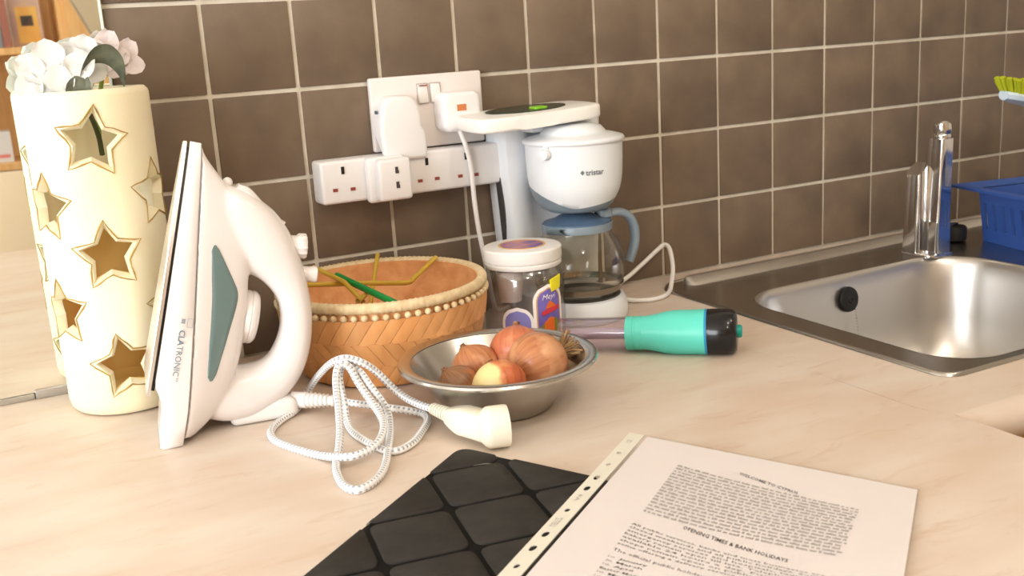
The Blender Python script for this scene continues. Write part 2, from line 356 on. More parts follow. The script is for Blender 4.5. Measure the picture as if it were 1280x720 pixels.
# sink plug on its ball chain
pg = thing('sink_plug', 'black rubber sink plug with ball chain beside the tap', 'plug', (1.055, -0.112, 0.0022))
obj('stopper', lathe([(.013, 0), (.019, .003), (.019, .020), (.0165, .023), (.006, .0235), (.006, .027), (0, .028)], 24), M_rubber, pg)
cg = G()
for k in range(34):
    t = k / 33; c = Vector((-.0545 - .004 * math.sin(t * PI) + .0535 * max(0, t - .78) / .22, -.0255 + .024 * max(0, t - .78) / .22, .137 - .110 * min(1, t / .8)))
    bm = bmesh.new(); bmesh.ops.create_icosphere(bm, subdivisions=1, radius=.0016, matrix=Matrix.Translation(c)); cg.join(frombm(bm))
obj('ball_chain', cg, M_chrome, pg)

# ------------------------------------------------------------------ dish rack and brush
M_blue = mat('blue_plastic', lin(52, 86, 158), 0.4)
rk = thing('dish_rack', 'blue plastic dish rack with slotted sides on the sink drainer', 'dish rack', (1.083, -0.143, 0.0024), math.atan2(0.2282, 0.9736) * -1)
# local frame: x runs away from the camera side along the wall, y runs back; the near long side lies along -y
RL, RW, RH = 0.33, 0.36, 0.078
def rack_side(p, d, length, nin):
    """one slotted side from p along unit d; nin is the inward normal"""
    p = Vector(p); d = Vector(d); nin = Vector(nin); lean = 0.012
    def slab(a, b, z0, z1, t=.003):
        g = G(); vs = []
        for z in (z0, z1):
            off = -nin * lean * z / RH
            for s, k in ((a, 0), (b, 0), (b, 1), (a, 1)): vs.append(p + d * s + off + nin * t * k + Vector((0, 0, z)))
        return g.add(vs, [(0, 1, 2, 3), (4, 5, 6, 7), (0, 1, 5, 4), (1, 2, 6, 5), (2, 3, 7, 6), (3, 0, 4, 7)])
    obj('side_rail', slab(0, length, 0, .020), M_blue, rk, smooth=False); obj('side_rail', slab(0, length, .060, RH), M_blue, rk, smooth=False)
    nb = int(length / .0185)
    for k in range(nb + 1):
        s = k * length / nb; a = max(0, s - .0062); b = min(length, s + .0062)
        obj('bar', slab(a, b, .0199, .0601), M_blue, rk, smooth=False)
rack_side((0, 0, 0), (0, -1, 0), RL, (1, 0, 0)); rack_side((RW, 0, 0), (0, -1, 0), RL, (-1, 0, 0))
rack_side((0, 0, 0), (1, 0, 0), RW, (0, -1, 0)); rack_side((0, -RL, 0), (1, 0, 0), RW, (0, 1, 0))
ri = [(-.012, .012), (RW + .012, .012), (RW + .012, -RL - .012), (-.012, -RL - .012)]
rim = loft([[(x + sx * e, y + sy * e, z) for (x, y), (sx, sy) in zip(ri, ((-1, 1), (1, 1), (1, -1), (-1, -1)))] for e, z in ((0, RH - .003), (.014, RH + .004), (.022, RH + .002), (.0225, RH + .006), (.014, RH + .008), (0, RH + .001))], cap=False)
obj('rim', rim, M_blue, rk, smooth=False)
obj('base_tray', box(0, RW, -RL, 0, 0, .0025), M_blue, rk, smooth=False)
M_lime = mat('lime_bristle', lin(176, 184, 30), 0.7); M_pale = mat('pale_blue_plastic', lin(205, 220, 232), 0.35)
br = thing('dish_brush', 'washing-up brush with lime green bristles standing in the blue rack', 'brush', (1.108, -0.170, 0.0))
def bpt(t): return Vector((-.030 + .085 * t, 0.0, .2205 - .022 * t))
hd = []
for t in np.linspace(-.02, 1.0, 9):
    hw = .026 * math.sqrt(max(.02, 1 - (2 * max(t, 0) - 1) ** 2 * .9)); c = bpt(t)
    hd.append([tuple(c + Vector((0, y * hw, z))) for y, z in ((-1, 0), (-.8, -.006), (0, -.009), (.8, -.006), (1, 0), (.8, .004), (0, .005), (-.8, .004))])
obj('head', loft(hd), M_pale, br)
obj('handle', tube(catmull([bpt(.92), bpt(1.3) + Vector((0, 0, .002)), (.16, -.01, .160), (.215, -.02, .060), (.225, -.02, .010)], 6), [.010] * 6 + [.008] * 19, 10), M_pale, br)
for k in range(150):
    t = random.uniform(.02, .98); y = random.uniform(-.9, .9) * .024 * math.sqrt(max(.05, 1 - (2 * t - 1) ** 2)); c = bpt(t) + Vector((0, y, .003)); tipv = c + Vector(((t - .5) * .022 + random.uniform(-.003, .003), y * .45, .021 + random.uniform(-.002, .002)))
    if k == 0: pass
    o = obj('bristle_tuft', tube([c, (c + tipv) / 2, tipv], [.0026, .0030, .0034], 6), M_lime, br)

# ------------------------------------------------------------------ vase with star cut-outs
VX, VY, VR, VH = -0.135, -0.0688, 0.0588, 0.320
vs_ = thing('star_vase', 'tall ivory wax vase with gold-edged star cut-outs beside the mirror', 'vase', (VX, VY, 0))
SH = 0.009
def vr(z): return VR * (1.0 - .035 * math.exp(-((z) / .02) ** 2) + .02 * z / VH)
prof = [(0, .0005), (VR - .012, .0005), (VR - .005, .002), (VR - .0015, .006), (VR, .014)] + [(vr(z), z) for z in np.linspace(.03, VH - .006, 14)] + [(vr(VH) - .001, VH - .003), (vr(VH) - .004, VH), (vr(VH) - SH + .002, VH - .001), (vr(VH) - SH, VH - .005)] + [(vr(z) - SH, z) for z in np.linspace(VH - .02, .02, 10)] + [(VR - .018, .012), (0, .011)]
shell = obj('shell', lathe(prof, 120), M_vase, vs_)
front = math.atan2(-1.184 - VY, -0.2508 - VX)
stars = []
for c, (da, zs_) in enumerate(((0, (.2725, .163, .052)), (-1.02, (.213, .108)), (1.06, (.217, .104)), (2.15, (.262, .155, .05)), (-2.2, (.25, .140, .04)))):
    a = front + da
    for z in zs_: stars.append((a, z, .16 * math.sin(c * 2.1 + z * 40)))
cutters = []
for a, z, rot in stars:
    secs = []
    for d, sc in ((VR + .012, 1.10), (VR + .0005, 1.0), (VR - SH + .001, .80), (VR - SH - .01, .66)):
        secs.append([((d * math.cos(a) - x * math.sin(a)), (d * math.sin(a) + x * math.cos(a)), z + y) for x, y in star(0, 0, .0335 * sc, .0180 * sc, PI / 2 + rot)])
    cu = obj('cutter', loft(secs), M_vase, smooth=False); cu.location = (VX, VY, 0); cutters.append(cu)
    bo = shell.modifiers.new('cut', 'BOOLEAN'); bo.operation = 'DIFFERENCE'; bo.object = cu; bo.solver = 'EXACT'
bpy.context.view_layer.update()
evaluated(shell, cutters)
shell.data.materials.append(mat('honey_wax_inside', lin(244, 210, 138), 0.5, sss=0.3))
for p in shell.data.polygons:
    c = p.center; r_ = math.hypot(c.x, c.y)
    if r_ < VR - SH + .0006 and .006 < c.z < VH - .01: p.material_index = len(shell.data.materials) - 1
shell.data.polygons.foreach_set('use_smooth', [True] * len(shell.data.polygons)); shell.data.set_sharp_from_angle(angle=math.radians(35))
for a, z, rot in stars:
    pts = []
    s2 = star(0, 0, .0346, .0187, PI / 2 + rot)
    for i in range(10):
        p, q2 = s2[i], s2[(i + 1) % 10]
        for t in (0, .33, .66):
            x = p[0] + (q2[0] - p[0]) * t + random.uniform(-.0007, .0007); y = p[1] + (q2[1] - p[1]) * t + random.uniform(-.0007, .0007)
            th = a + x / VR; r_ = vr(z + y) + .0002; pts.append((r_ * math.cos(th), r_ * math.sin(th), z + y))
    obj('gold_outline', tube(pts, [.0005 + .0005 * random.random() for _ in pts], 6, closed=True), M_gold, vs_)

# flowers in the vase
def petal(c, n, up, ln, wd, cup=.35, seg=6):
    n = Vector(n).normalized(); up = Vector(up); up = (up - n * up.dot(n)).normalized(); sd = up.cross(n); c = Vector(c)
    g = G(); vs = []; fs = []
    for i in range(seg + 1):
        t = i / seg; wdt = wd * (math.sin(PI * (.08 + .84 * t) ** .8) ** .65)
        for k in range(5):
            s = (k - 2) / 2; h = cup * ln * ((t - .35) ** 2 + .35 * s * s) + .05 * ln * math.sin(5 * s + 7 * t)
            vs.append(c + up * ln * t + sd * wdt * s + n * h)
    for i in range(seg):
        for k in range(4): fs.append((i * 5 + k, i * 5 + k + 1, (i + 1) * 5 + k + 1, (i + 1) * 5 + k))
    m = len(vs); vs += [v - n * .0008 for v in vs]; fs += [tuple(j + m for j in f) for f in fs]
    bd = [k for k in range(5)] + [i * 5 + 4 for i in range(1, seg + 1)] + [seg * 5 + k for k in (3, 2, 1, 0)] + [i * 5 for i in range(seg - 1, 0, -1)]
    fs += [(bd[i], bd[(i + 1) % len(bd)], bd[(i + 1) % len(bd)] + m, bd[i] + m) for i in range(len(bd))]
    return g.add(vs, fs)
camd = Vector((-.11, -1.12, 0)).normalized()
fl = thing('artificial_flower', 'big white artificial bloom resting on the ivory vase rim', 'flower', (-.150, -.074, .331))
def pet(root, mt, cx, cz, cy, ang, ln, wd, tilt=0.0, cup=.3):
    n = (camd + Vector((0, 0, .45 + tilt))).normalized(); sd = Vector((0, 0, 1)).cross(n).normalized() * 1.0; vu = n.cross(sd)
    up = sd * math.cos(ang) + vu * math.sin(ang)
    obj('petal', petal((cx, cy, cz), n, up, ln, wd, cup), mt, root)
# local: x along the picture plane, z up; the bloom spreads around several florets
for (fx, fz, fy, ph, k, ln) in ((-.010, .013, .000, .3, 4, .030), (.014, .014, .004, 1.0, 4, .029), (-.024, .002, -.004, 2.2, 3, .025), (.003, .004, -.014, 3.6, 3, .027), (.022, .018, .012, .6, 3, .024), (-.014, .008, .012, 1.2, 3, .028)):
    for j in range(k): pet(fl, M_petal, fx + random.uniform(-.002, .002), fz + random.uniform(-.002, .002), fy - .004 + random.uniform(-.003, .003), ph + j * 2 * PI / max(k, 4) + random.uniform(-.15, .15), ln * random.uniform(.88, 1.06), ln * .52, random.uniform(-.3, .1), .22)
obj('stem', tube(catmull([(.002, .004, .004), (.008, .006, -.012), (.016, -.004, -.034), (.020, -.014, -.056), (.020, -.022, -.074)], 5), .0024, 8), M_dkstem, fl)
fp = thing('artificial_flower', 'small blush artificial bloom on the tile side of the vase', 'flower', (-.108, -.045, .338))
for (fx, fz, fy, ph, k, ln) in ((.000, .014, .004, 1.2, 4, .025), (.016, .007, .002, -.6, 4, .023)):
    for j in range(k): pet(fp, M_petalp, fx, fz, fy + random.uniform(-.002, .002), ph + j * 2 * PI / k, ln, ln * .50, 0)
obj('stem', tube(catmull([(.0, .003, .010), (-.006, .003, -.012), (-.014, .004, -.045), (-.016, .006, -.070)], 5), .0022, 8), M_stem, fp)
# curled grey-green leaf arching over the rim
lf = catmull([(-.034, -.046, -.0175), (-.030, -.047, -.004), (-.019, -.048, .008), (-.005, -.047, .0085), (.005, -.045, -.002), (.008, -.042, -.012), (.009, -.040, -.018)], 4)
lsec = []
for i, p in enumerate(lf):
    t = i / (len(lf) - 1); wd = .004 + .013 * math.sin(PI * t) ** .7; d = Vector((.25, -.55, .8)).normalized()
    lsec.append([tuple(p - d * wd * .3), tuple(p + d * wd * .3 + Vector((0, -.001, 0))), tuple(p + d * wd + Vector((0, .001, .0))), tuple(p + d * wd * .3 + Vector((0, .0006, 0)))])
o = obj('leaf', loft(lsec), M_leaf, fp); o['label'] = 'curled grey-green leaf'
for k, (ax, az, an) in enumerate(((-.040, .000, 4.4),)):
    n = (camd + Vector((0, 0, .6))).normalized()
    sd = Vector((0, 0, 1)).cross(n).normalized(); vu = n.cross(sd); up = sd * math.cos(an) + vu * math.sin(an)
    obj('leaf', petal((ax + .052, -.022, az), n, up, .034, .011, .2), M_leaf, fl)

# ------------------------------------------------------------------ steam iron, standing on its heel
M_iron = mat('iron_white', lin(240, 234, 232), 0.22, coat=0.3)
M_tank = mat('tank_tint', lin(112, 136, 136), 0.16, coat=0.5)
M_sole = mat('sole_steel', (0.86, 0.86, 0.85, 1), 0.34, 1.0)
M_seam = mat('seam_grey', lin(140, 138, 140), 0.6)
M_print = mat('blue_grey_print', lin(112, 134, 150), 0.6)
ir = thing('steam_iron', 'white steam iron standing upright on its heel beside the vase', 'iron', (-.12, -.2015, 0), math.radians(-8))
ES = Vector((.2766, 0, .961)); ET = Vector((.961, 0, -.2766)); OS = Vector((-.0152, 0, .0559))
def I(s, t, w): return OS + ES * s * .001 + ET * t * .001 + Vector((0, w * .001, 0))
Wt = [(-52, 42), (-45, 45), (-30, 48.5), (-10, 51), (10, 52), (30, 51.5), (50, 50), (80, 46), (110, 40.5), (140, 33.5), (170, 25), (195, 16.5), (210, 10.5), (220, 5.5), (225.5, 1.2)]
def interp(tab, x):
    if x <= tab[0][0]: return tab[0][1]
    for (a, b), (c, d) in zip(tab, tab[1:]):
        if x <= c: return b + (d - b) * (x - a) / (c - a)
    return tab[-1][1]
W = lambda s: interp(Wt, s)
seam = lambda s: interp([(-52, 40), (-10, 38.9), (46, 33.7), (140, 24.2), (215, 17.3), (226, 16)], s)
tlow = lambda s: interp([(-52, 21), (-20, 18.2), (-8, 16), (0, 12.5), (6, 8), (12, 6.6), (226, 6.6)], s)
topt = lambda s: interp([(-38, 52), (-25, 63), (0, 74), (30, 80), (80, 80), (108, 76), (130, 74), (160, 68), (184, 54), (196, 40), (210, 26), (219, 18.5), (226, 17)], s)
def outline(scale, t, s0=0.0, off=0.0):
    ss = [s for s in np.linspace(s0, 225, 36)]
    return [I(s - off * (s / 225), t, -W(s) * scale) for s in ss] + [I(s - off * (s / 225), t, W(s) * scale) for s in ss[::-1]]
obj('soleplate', loft([outline(.97, .4, 2, 1), outline(1.0, 1.0), outline(1.0, 3.9), outline(.97, 4.3, 2, 1)]), M_sole, ir)
o = obj('heat_gap', loft([outline(.93, 4.0, 5, 5), outline(.93, 7.2, 5, 5)]), M_black, ir); o['label'] = 'dark gap between soleplate and body'
sk_s = [-52, -51, -45, -35, -22, -12, -4, 2, 8, 14, 30, 50, 80, 110, 140, 165, 185, 200, 212, 220, 225.5]
FL = lambda v: Vector((v.x, v.y, max(v.z, .0004)))
secs = []
for i, s in enumerate(sk_s):
    a, b = tlow(s), seam(s); w_ = W(s) * (0.97 if i == 0 else 1.0); m = (a + b) / 2; r_ = min(2.5, w_ * .4)
    secs.append([FL(I(s, t, w)) for t, w in ((a, -w_ + r_), (a + r_, -w_ + .4), (m, -w_ - .6 * min(1, w_ / 10)), (b - .9, -w_ * .985), (b, -w_ * .955), (b, w_ * .955), (b - .9, w_ * .985), (m, w_ + .6 * min(1, w_ / 10)), (a + r_, w_ - .4), (a, w_ - r_))])
obj('skirt', loft(secs), M_iron, ir, sharp=50)
secs = []
for s in [q for q in sk_s if q > -45]:
    b = seam(s); w_ = W(s) * .945
    secs.append([FL(I(s, t, w)) for t, w in ((b - .6, -w_), (b + .8, -w_), (b + .8, w_), (b - .6, w_))])
obj('seam_line', loft(secs), M_seam, ir)
def hwid(s, t):
    b = seam(s); T = max(topt(s), b + 2); u = min(1, max(0, (t - b) / (T - b)))
    return W(s) * (.96 - .40 * u ** 1.25) * (1 - max(0, u - .86) ** 2 * 14)
secs = []
for s in [-40, -37, -30, -20, -8, 5, 20, 40, 60, 80, 100, 120, 140, 158, 172, 184, 194, 203, 211, 218, 223]:
    b = seam(s) + .3; T = max(topt(s), b + 1.5); ring = []
    us = [0, .2, .4, .6, .78, .9, .97, 1.0]
    for u in us: ring.append(I(s, b + (T - b) * u, -hwid(s, b + (T - b) * u)))
    for u in us[::-1]: ring.append(I(s, b + (T - b) * u, hwid(s, b + (T - b) * u)))
    secs.append(ring)
body = loft(secs)
hp = [(60, 228, 9, 9), (70, 216, 19, 15), (82, 200, 27, 20), (96, 181, 31, 22), (110, 162, 27.5, 22), (121, 143, 21, 20.5), (128, 122, 16.2, 19), (130, 104, 15.3, 18.5), (128, 84, 15.6, 18.5), (122, 65, 17.2, 19), (111, 47, 19.5, 20), (94, 35, 23, 22), (74, 30, 26, 26), (54, 31, 26, 30), (42, 36, 24, 32)]
path = catmull([(u, v, 0) for u, v, *_ in hp], 4); rr = catmull([(r_, w_, 0) for *_, r_, w_ in hp], 4)
hs = []
for i, p in enumerate(path):
    d = (path[min(i + 1, len(path) - 1)] - path[max(i - 1, 0)]).normalized(); nv = Vector((-d.y, d.x)); ring = []
    for k in range(20):
        a = 2 * PI * k / 20; ca, sa = math.cos(a), math.sin(a); ca = abs(ca) ** .85 * (1 if ca > 0 else -1); sa = abs(sa) ** .85 * (1 if sa > 0 else -1)
        ring.append(((p.x + nv.x * ca * rr[i].x) * .001, sa * rr[i].y * .001, max(.0004, (p.y + nv.y * ca * rr[i].x) * .001)))
    hs.append(ring)
body.join(loft(hs))
bo = obj('body', body, M_iron, ir)
rm = bo.modifiers.new('weld', 'REMESH'); rm.mode = 'VOXEL'; rm.voxel_size = .0018; rm.use_smooth_shade = True
sm = bo.modifiers.new('relax', 'SMOOTH'); sm.factor = .5; sm.iterations = 14
bpy.context.view_layer.update(); evaluated(bo)
# tinted water tank window on both flanks
tank = [(59, 178), (64, 178), (70, 162), (76, 144), (78.6, 134), (77, 124), (70, 108), (60, 87), (48, 62), (45, 58), (41, 57.5), (39, 61), (40.5, 72), (46, 105), (52, 140), (57.5, 174)]
def uv_st(u, v): return ((u + 15.2) * .2766 + (v - 55.9) * .961, (u + 15.2) * .961 - (v - 55.9) * .2766)
tk = catmull([(u, v, 0) for u, v in tank], 3, True)
def tank_panel(side):
    g = G(); rows = []; vmin = min(p.y for p in tk); vmax = max(p.y for p in tk)
    for v in np.linspace(vmin + .3, vmax - .3, 30):
        xs = []
        for i in range(len(tk)):
            p, q2 = tk[i], tk[(i + 1) % len(tk)]
            if (p.y - v) * (q2.y - v) < 0: xs.append(p.x + (q2.x - p.x) * (v - p.y) / (q2.y - p.y))
        a, b = min(xs), max(xs); row = []
        for k in range(9):
            u = a + (b - a) * k / 8; s, t = uv_st(u, v); e = .25 if 0 < k < 8 else -1.2
            row.append(I(s, t, side * (hwid(s, t) + e + (.5 if 0 < k < 8 else 0))))
        rows.append(row)
    g.add([p for r_ in rows for p in r_], [(i * 9 + k, i * 9 + k + 1, i * 9 + k + 10, i * 9 + k + 9) for i in range(29) for k in range(8)])
    m = len(g.v); g.add([(x, y - side * .003, z) for x, y, z in g.v], [f for f in g.f]); return g
for side in (-1, 1):
    o = obj('water_tank', tank_panel(side), M_tank, ir, sharp=70); o['label'] = 'grey-teal water tank window'
# dial, lever, buttons
dl = lathe([(0, 0), (24, 0), (25.5, 2), (25.5, 5), (24.6, 5.6), (24.6, 6.2), (25.5, 6.8), (25.0, 10), (22, 13), (12, 14.2), (0, 14.5)], 36)
dl.xf(Matrix(((ES.x, 0, ET.x, 0), (0, 1, 0, 0), (ES.z, 0, ET.z, 0), (0, 0, 0, 1))) @ Matrix.Scale(.001, 4)); T_ = I(72, 78, 0); dl.xf(Matrix.Translation(T_))
obj('temperature_dial', dl, M_iron, ir)
def bar_(a, b, r0, r1, name, ridged=False):
    a, b = Vector((a[0], 0, a[1])) * .001, Vector((b[0], 0, b[1])) * .001; d = b - a
    pr_ = [(0, 0), (r0, 0), (r0 * .97, .7), (r1, .86), (r1, .97), (r1 * .9, 1), (0, 1)] if not ridged else [(0, 0), (r0, 0), (r0, .72), (r1, .78), (r1, .97), (r1 * .92, 1), (0, 1)]
    g = lathe([(r * .001, z * d.length) for r, z in pr_], 36)
    if ridged: g.v = [(x * (1 + .07 * math.cos(12 * math.atan2(y, x)) * (z > .74 * d.length)), y * (1 + .07 * math.cos(12 * math.atan2(y, x)) * (z > .74 * d.length)), z) for x, y, z in g.v]
    g.xf(Matrix.Translation(a) @ d.to_track_quat('Z', 'Y').to_matrix().to_4x4()); return obj(name, g, M_iron, ir)
bar_((112, 168), (146.5, 162.5), 10, 11.4, 'steam_button', True)
bar_((128, 139), (153.5, 134), 7.4, 7.8, 'spray_button')
lv = catmull([(.089, 0, .226), (.098, 0, .221), (.108, 0, .207), (.117, 0, .193), (.127, 0, .1855)], 4)
obj('steam_lever', loft([[tuple(p + Vector((nx * .0028, wv * (.0085 - .003 * i / len(lv)), nx * .0028))) for wv, nx in ((-1, 0), (-.7, .8), (0, 1), (.7, .8), (1, 0), (.7, -1), (0, -1.4), (-.7, -1))] for i, p in enumerate(lv)]), M_iron, ir)
bm = bmesh.new(); bmesh.ops.create_uvsphere(bm, u_segments=16, v_segments=10, radius=.0048, matrix=Matrix.Translation((.0815, 0, .2305))); obj('spray_nozzle', frombm(bm), M_iron, ir)
hr = box(.056, .1205, -.018, .018, .0006, .021, .006, 3); hr.v = [(x - .3 * max(0, z - .012) * (x > .1), y, z) for x, y, z in hr.v]
obj('heel_rest', hr, mat('heel_white', lin(236, 234, 230), 0.3), ir)
# lettering down the flank of the skirt
def on_flank(g, s, t, h):
    return [tuple(I(s - x * h, t + (y - .5) * h, -W(s - x * h) - 1.15)) for x, y, *_ in g.v]
tx = G(); cur = 63.0
for word, bold in (('CLA', .025), ('TRONIC', 0.0)):
    g = text_mesh(word, bold); h = 5.3; tx.add(on_flank(g, cur, 22.5, h), g.f); cur -= (g.w + .05) * h
g = text_mesh('int'); tx.add(on_flank(g, cur - 1, 24.5, 2.6), g.f)
g = text_mesh('IIII', .03); tx.add(on_flank(g, 73, 22, 3.2), g.f)
o = obj('logo_lettering', tx, M_print, ir, smooth=False)
fr = plate_hole([(0, 0), (1.6, 0), (1.6, 1), (0, 1)], [[(.08, .08), (1.52, .08), (1.52, .92), (.08, .92)][::-1]], 0, .02)
o = obj('logo_box', G().add(on_flank(fr, 74, 28.0, 5), fr.f), mat('pale_print', lin(190, 196, 198), .6), ir, smooth=False)
# braided cord with its guard and the pale mains plug
CORD = [(0.0279, -0.249, 0.014), (0.0405, -0.2588, 0.012), (0.0533, -0.27, 0.01), (0.064, -0.285, 0.01), (0.0735, -0.3023, 0.011), (0.0844, -0.3086, 0.008), (0.0939, -0.3105, 0.004), (0.0936, -0.3243, 0.0035), (0.0858, -0.3387, 0.0035), (0.0772, -0.3495, 0.0035), (0.0633, -0.3675, 0.0035), (0.0498, -0.378, 0.0035), (0.037, -0.3818, 0.0035), (0.0309, -0.3729, 0.0035), (0.0279, -0.3574, 0.0035), (0.0245, -0.3403, 0.0035), (0.0231, -0.3189, 0.0035), (0.0241, -0.3008, 0.0045), (0.0264, -0.2871, 0.01), (0.0278, -0.2831, 0.018), (0.0295, -0.2736, 0.026), (0.0296, -0.2695, 0.036), (0.031, -0.2663, 0.046), (0.0343, -0.2675, 0.052), (0.0408, -0.2696, 0.052), (0.0488, -0.2743, 0.046), (0.052, -0.2869, 0.036), (0.0559, -0.2994, 0.026), (0.0589, -0.3083, 0.018), (0.0568, -0.3228, 0.01), (0.0469, -0.3468, 0.0045), (0.0344, -0.3733, 0.0035), (0.0198, -0.4051, 0.0035), (0.0082, -0.4225, 0.0035), (-0.0035, -0.4331, 0.0035), (-0.0126, -0.4377, 0.0035), (-0.019, -0.4368, 0.0035), (-0.0228, -0.4267, 0.0035), (-0.0225, -0.412, 0.0035), (-0.0178, -0.388, 0.0035), (-0.01, -0.3675, 0.0045), (-0.0032, -0.3547, 0.008), (0.0054, -0.3337, 0.014), (0.0133, -0.31, 0.02), (0.018, -0.295, 0.03), (0.0217, -0.2819, 0.038), (0.025, -0.2751, 0.048), (0.0292, -0.272, 0.055), (0.0347, -0.2749, 0.057), (0.0398, -0.2763, 0.05), (0.0422, -0.2823, 0.04), (0.0455, -0.2943, 0.03), (0.0471, -0.3093, 0.023), (0.0464, -0.3284, 0.018), (0.0432, -0.3442, 0.016), (0.0347, -0.3616, 0.013), (0.0248, -0.3732, 0.011), (0.0146, -0.3796, 0.0098), (0.0033, -0.3842, 0.0098), (-0.0061, -0.3826, 0.0098), (-0.0151, -0.364, 0.006), (-0.0227, -0.3447, 0.0035), (-0.0318, -0.3248, 0.0035), (-0.04, -0.303, 0.0035), (-0.0432, -0.2854, 0.0035), (-0.0409, -0.269, 0.0035), (-0.0338, -0.2544, 0.0035), (-0.0202, -0.2388, 0.0035), (-0.006, -0.228, 0.0035), (0.0063, -0.2122, 0.006), (0.015, -0.2047, 0.012), (0.0209, -0.2143, 0.026), (0.0233, -0.2345, 0.04), (0.0258, -0.2554, 0.053), (0.0316, -0.2687, 0.06), (0.0403, -0.271, 0.06), (0.0525, -0.2774, 0.054), (0.0622, -0.275, 0.045), (0.0687, -0.2772, 0.037), (0.0751, -0.2817, 0.028), (0.0796, -0.2896, 0.022), (0.0831, -0.3043, 0.019), (0.0864, -0.3196, 0.018), (0.0904, -0.3346, 0.018), (0.0931, -0.3432, 0.018)]
def braid_mat():
    m = mat('braided_cotton', lin(244, 244, 246), 0.85); nt = m.node_tree; N = nt.nodes; L = nt.links; b = N['Principled BSDF']
    uvn = N.new('ShaderNodeUVMap'); sp_ = N.new('ShaderNodeSeparateXYZ'); L.new(uvn.outputs[0], sp_.inputs[0])
    def mth(op, a, b2=None, v=None):
        n_ = N.new('ShaderNodeMath'); n_.operation = op
        L.new(a, n_.inputs[0])
        if b2 is not None: L.new(b2, n_.inputs[1])
        if v is not None: n_.inputs[1].default_value = v
        return n_.outputs[0]
    x = mth('MULTIPLY', sp_.outputs[0], v=2 * PI / .0085); y = mth('MULTIPLY', sp_.outputs[1], v=2 * PI * 2)
    p = mth('SINE', mth('ADD', x, y)); q_ = mth('SINE', mth('SUBTRACT', x, y)); pr_ = mth('MULTIPLY', p, q_)
    r = N.new('ShaderNodeValToRGB'); r.color_ramp.elements[0].position = .0; r.color_ramp.elements[0].color = lin(138, 143, 156); r.color_ramp.elements[1].position = .38; r.color_ramp.elements[1].color = lin(250, 250, 250)
    mr_ = N.new('ShaderNodeMapRange'); mr_.inputs['From Min'].default_value = -1; L.new(pr_, mr_.inputs['Value']); L.new(mr_.outputs[0], r.inputs[0]); L.new(r.outputs[0], b.inputs['Base Color'])
    bp = N.new('ShaderNodeBump'); bp.inputs['Strength'].default_value = .8; bp.inputs['Distance'].default_value = .001; L.new(mr_.outputs[0], bp.inputs['Height']); L.new(bp.outputs[0], b.inputs['Normal'])
    return m
M_braid = braid_mat()
C2 = catmull(CORD, 3)
for _ in range(2): C2 = [C2[0]] + [(C2[i - 1] + C2[i] * 2 + C2[i + 1]) / 4 for i in range(1, len(C2) - 1)] + [C2[-1]]
def rel_uv(root, g):
    u = g.uv; rel(root, g); g.uv = u; return g
co = obj('cord', rel_uv(ir, tube(C2, .0035, 12, uv=True)), M_braid, ir, sharp=180); co['label'] = 'white and grey braided cord lying in loops'
ga, gb = Vector((-.004, -.2205, .0135)), Vector((.0292, -.2502, .0138)); gd = gb - ga
gp = [(0, 0), (.0085, 0), (.0080, .3)]
for k in range(6): gp += [(.0082 - .0004 * k, .34 + k * .1), (.0070 - .0004 * k, .36 + k * .1), (.0070 - .0004 * k, .41 + k * .1), (.0082 - .0004 * k, .43 + k * .1)]
gp += [(.0058, .96), (.0055, 1), (0, 1)]
g = lathe([(r, z * gd.length) for r, z in gp], 20); g.xf(Matrix.Translation(ga) @ gd.to_track_quat('Z', 'Y').to_matrix().to_4x4())
obj('cord_guard', rel(ir, g), M_iron, ir)
M_ivory = mat('ivory_plastic', lin(244, 238, 218), 0.35)
P0, P1 = Vector((.0925, -.3405, .0185)), Vector((.0985, -.366, .0180)); gd = P1 - P0
gp = [(0, 0), (.0050, 0)]
for k in range(6): gp += [(.0056 + .0003 * k, .04 + k * .16), (.0056 + .0003 * k, .11 + k * .16), (.0038 + .0003 * k, .12 + k * .16), (.0038 + .0003 * k, .19 + k * .16)]
gp += [(.0072, 1.0), (0, 1.0)]
g = lathe([(r, z * gd.length) for r, z in gp], 20); g.xf(Matrix.Translation(P0) @ gd.to_track_quat('Z', 'Y').to_matrix().to_4x4())
plug = obj('mains_plug', rel(ir, g), M_ivory, ir); plug['label'] = 'ivory round two-pin mains plug'
ax = Vector((.955, -.297, 0)); dc = Vector((.1145, -.4165, .0190))
bodyc = catmull([P1 - gd * .02, Vector((.1005, -.3745, .0182)), Vector((.1035, -.387, .0186)), Vector((.1075, -.400, .0190)), dc - ax * .002], 5)
hw = [.0070, .0085, .0105, .0115, .0125, .0130, .0135]
bs = []
for i, p in enumerate(bodyc):
    t = i / (len(bodyc) - 1); d = (bodyc[min(i + 1, len(bodyc) - 1)] - bodyc[max(i - 1, 0)]).normalized(); sd = d.cross(Vector((0, 0, 1))).normalized(); r_ = .0076 + .0046 * min(1, t * 2.2); hz = .0074 + .0050 * min(1, t * 2.2)
    bs.append([tuple(p + sd * x + Vector((0, 0, z))) for x, z in rrect(-r_, r_, -hz, hz, min(r_, hz) * .55, 3)])
obj('plug_body', rel(ir, loft(bs)), M_ivory, plug)
dg_ = lathe([(0, -.012), (.010, -.0115), (.0155, -.007), (.0180, -.004), (.0185, -.001), (.0185, .012), (.0180, .0145), (.0165, .0145), (.0165, .002), (0, .002)], 36)
dg_.xf(Matrix.Translation(dc) @ ax.to_track_quat('Z', 'Y').to_matrix().to_4x4()); obj('plug_rim', rel(ir, dg_), M_ivory, plug)

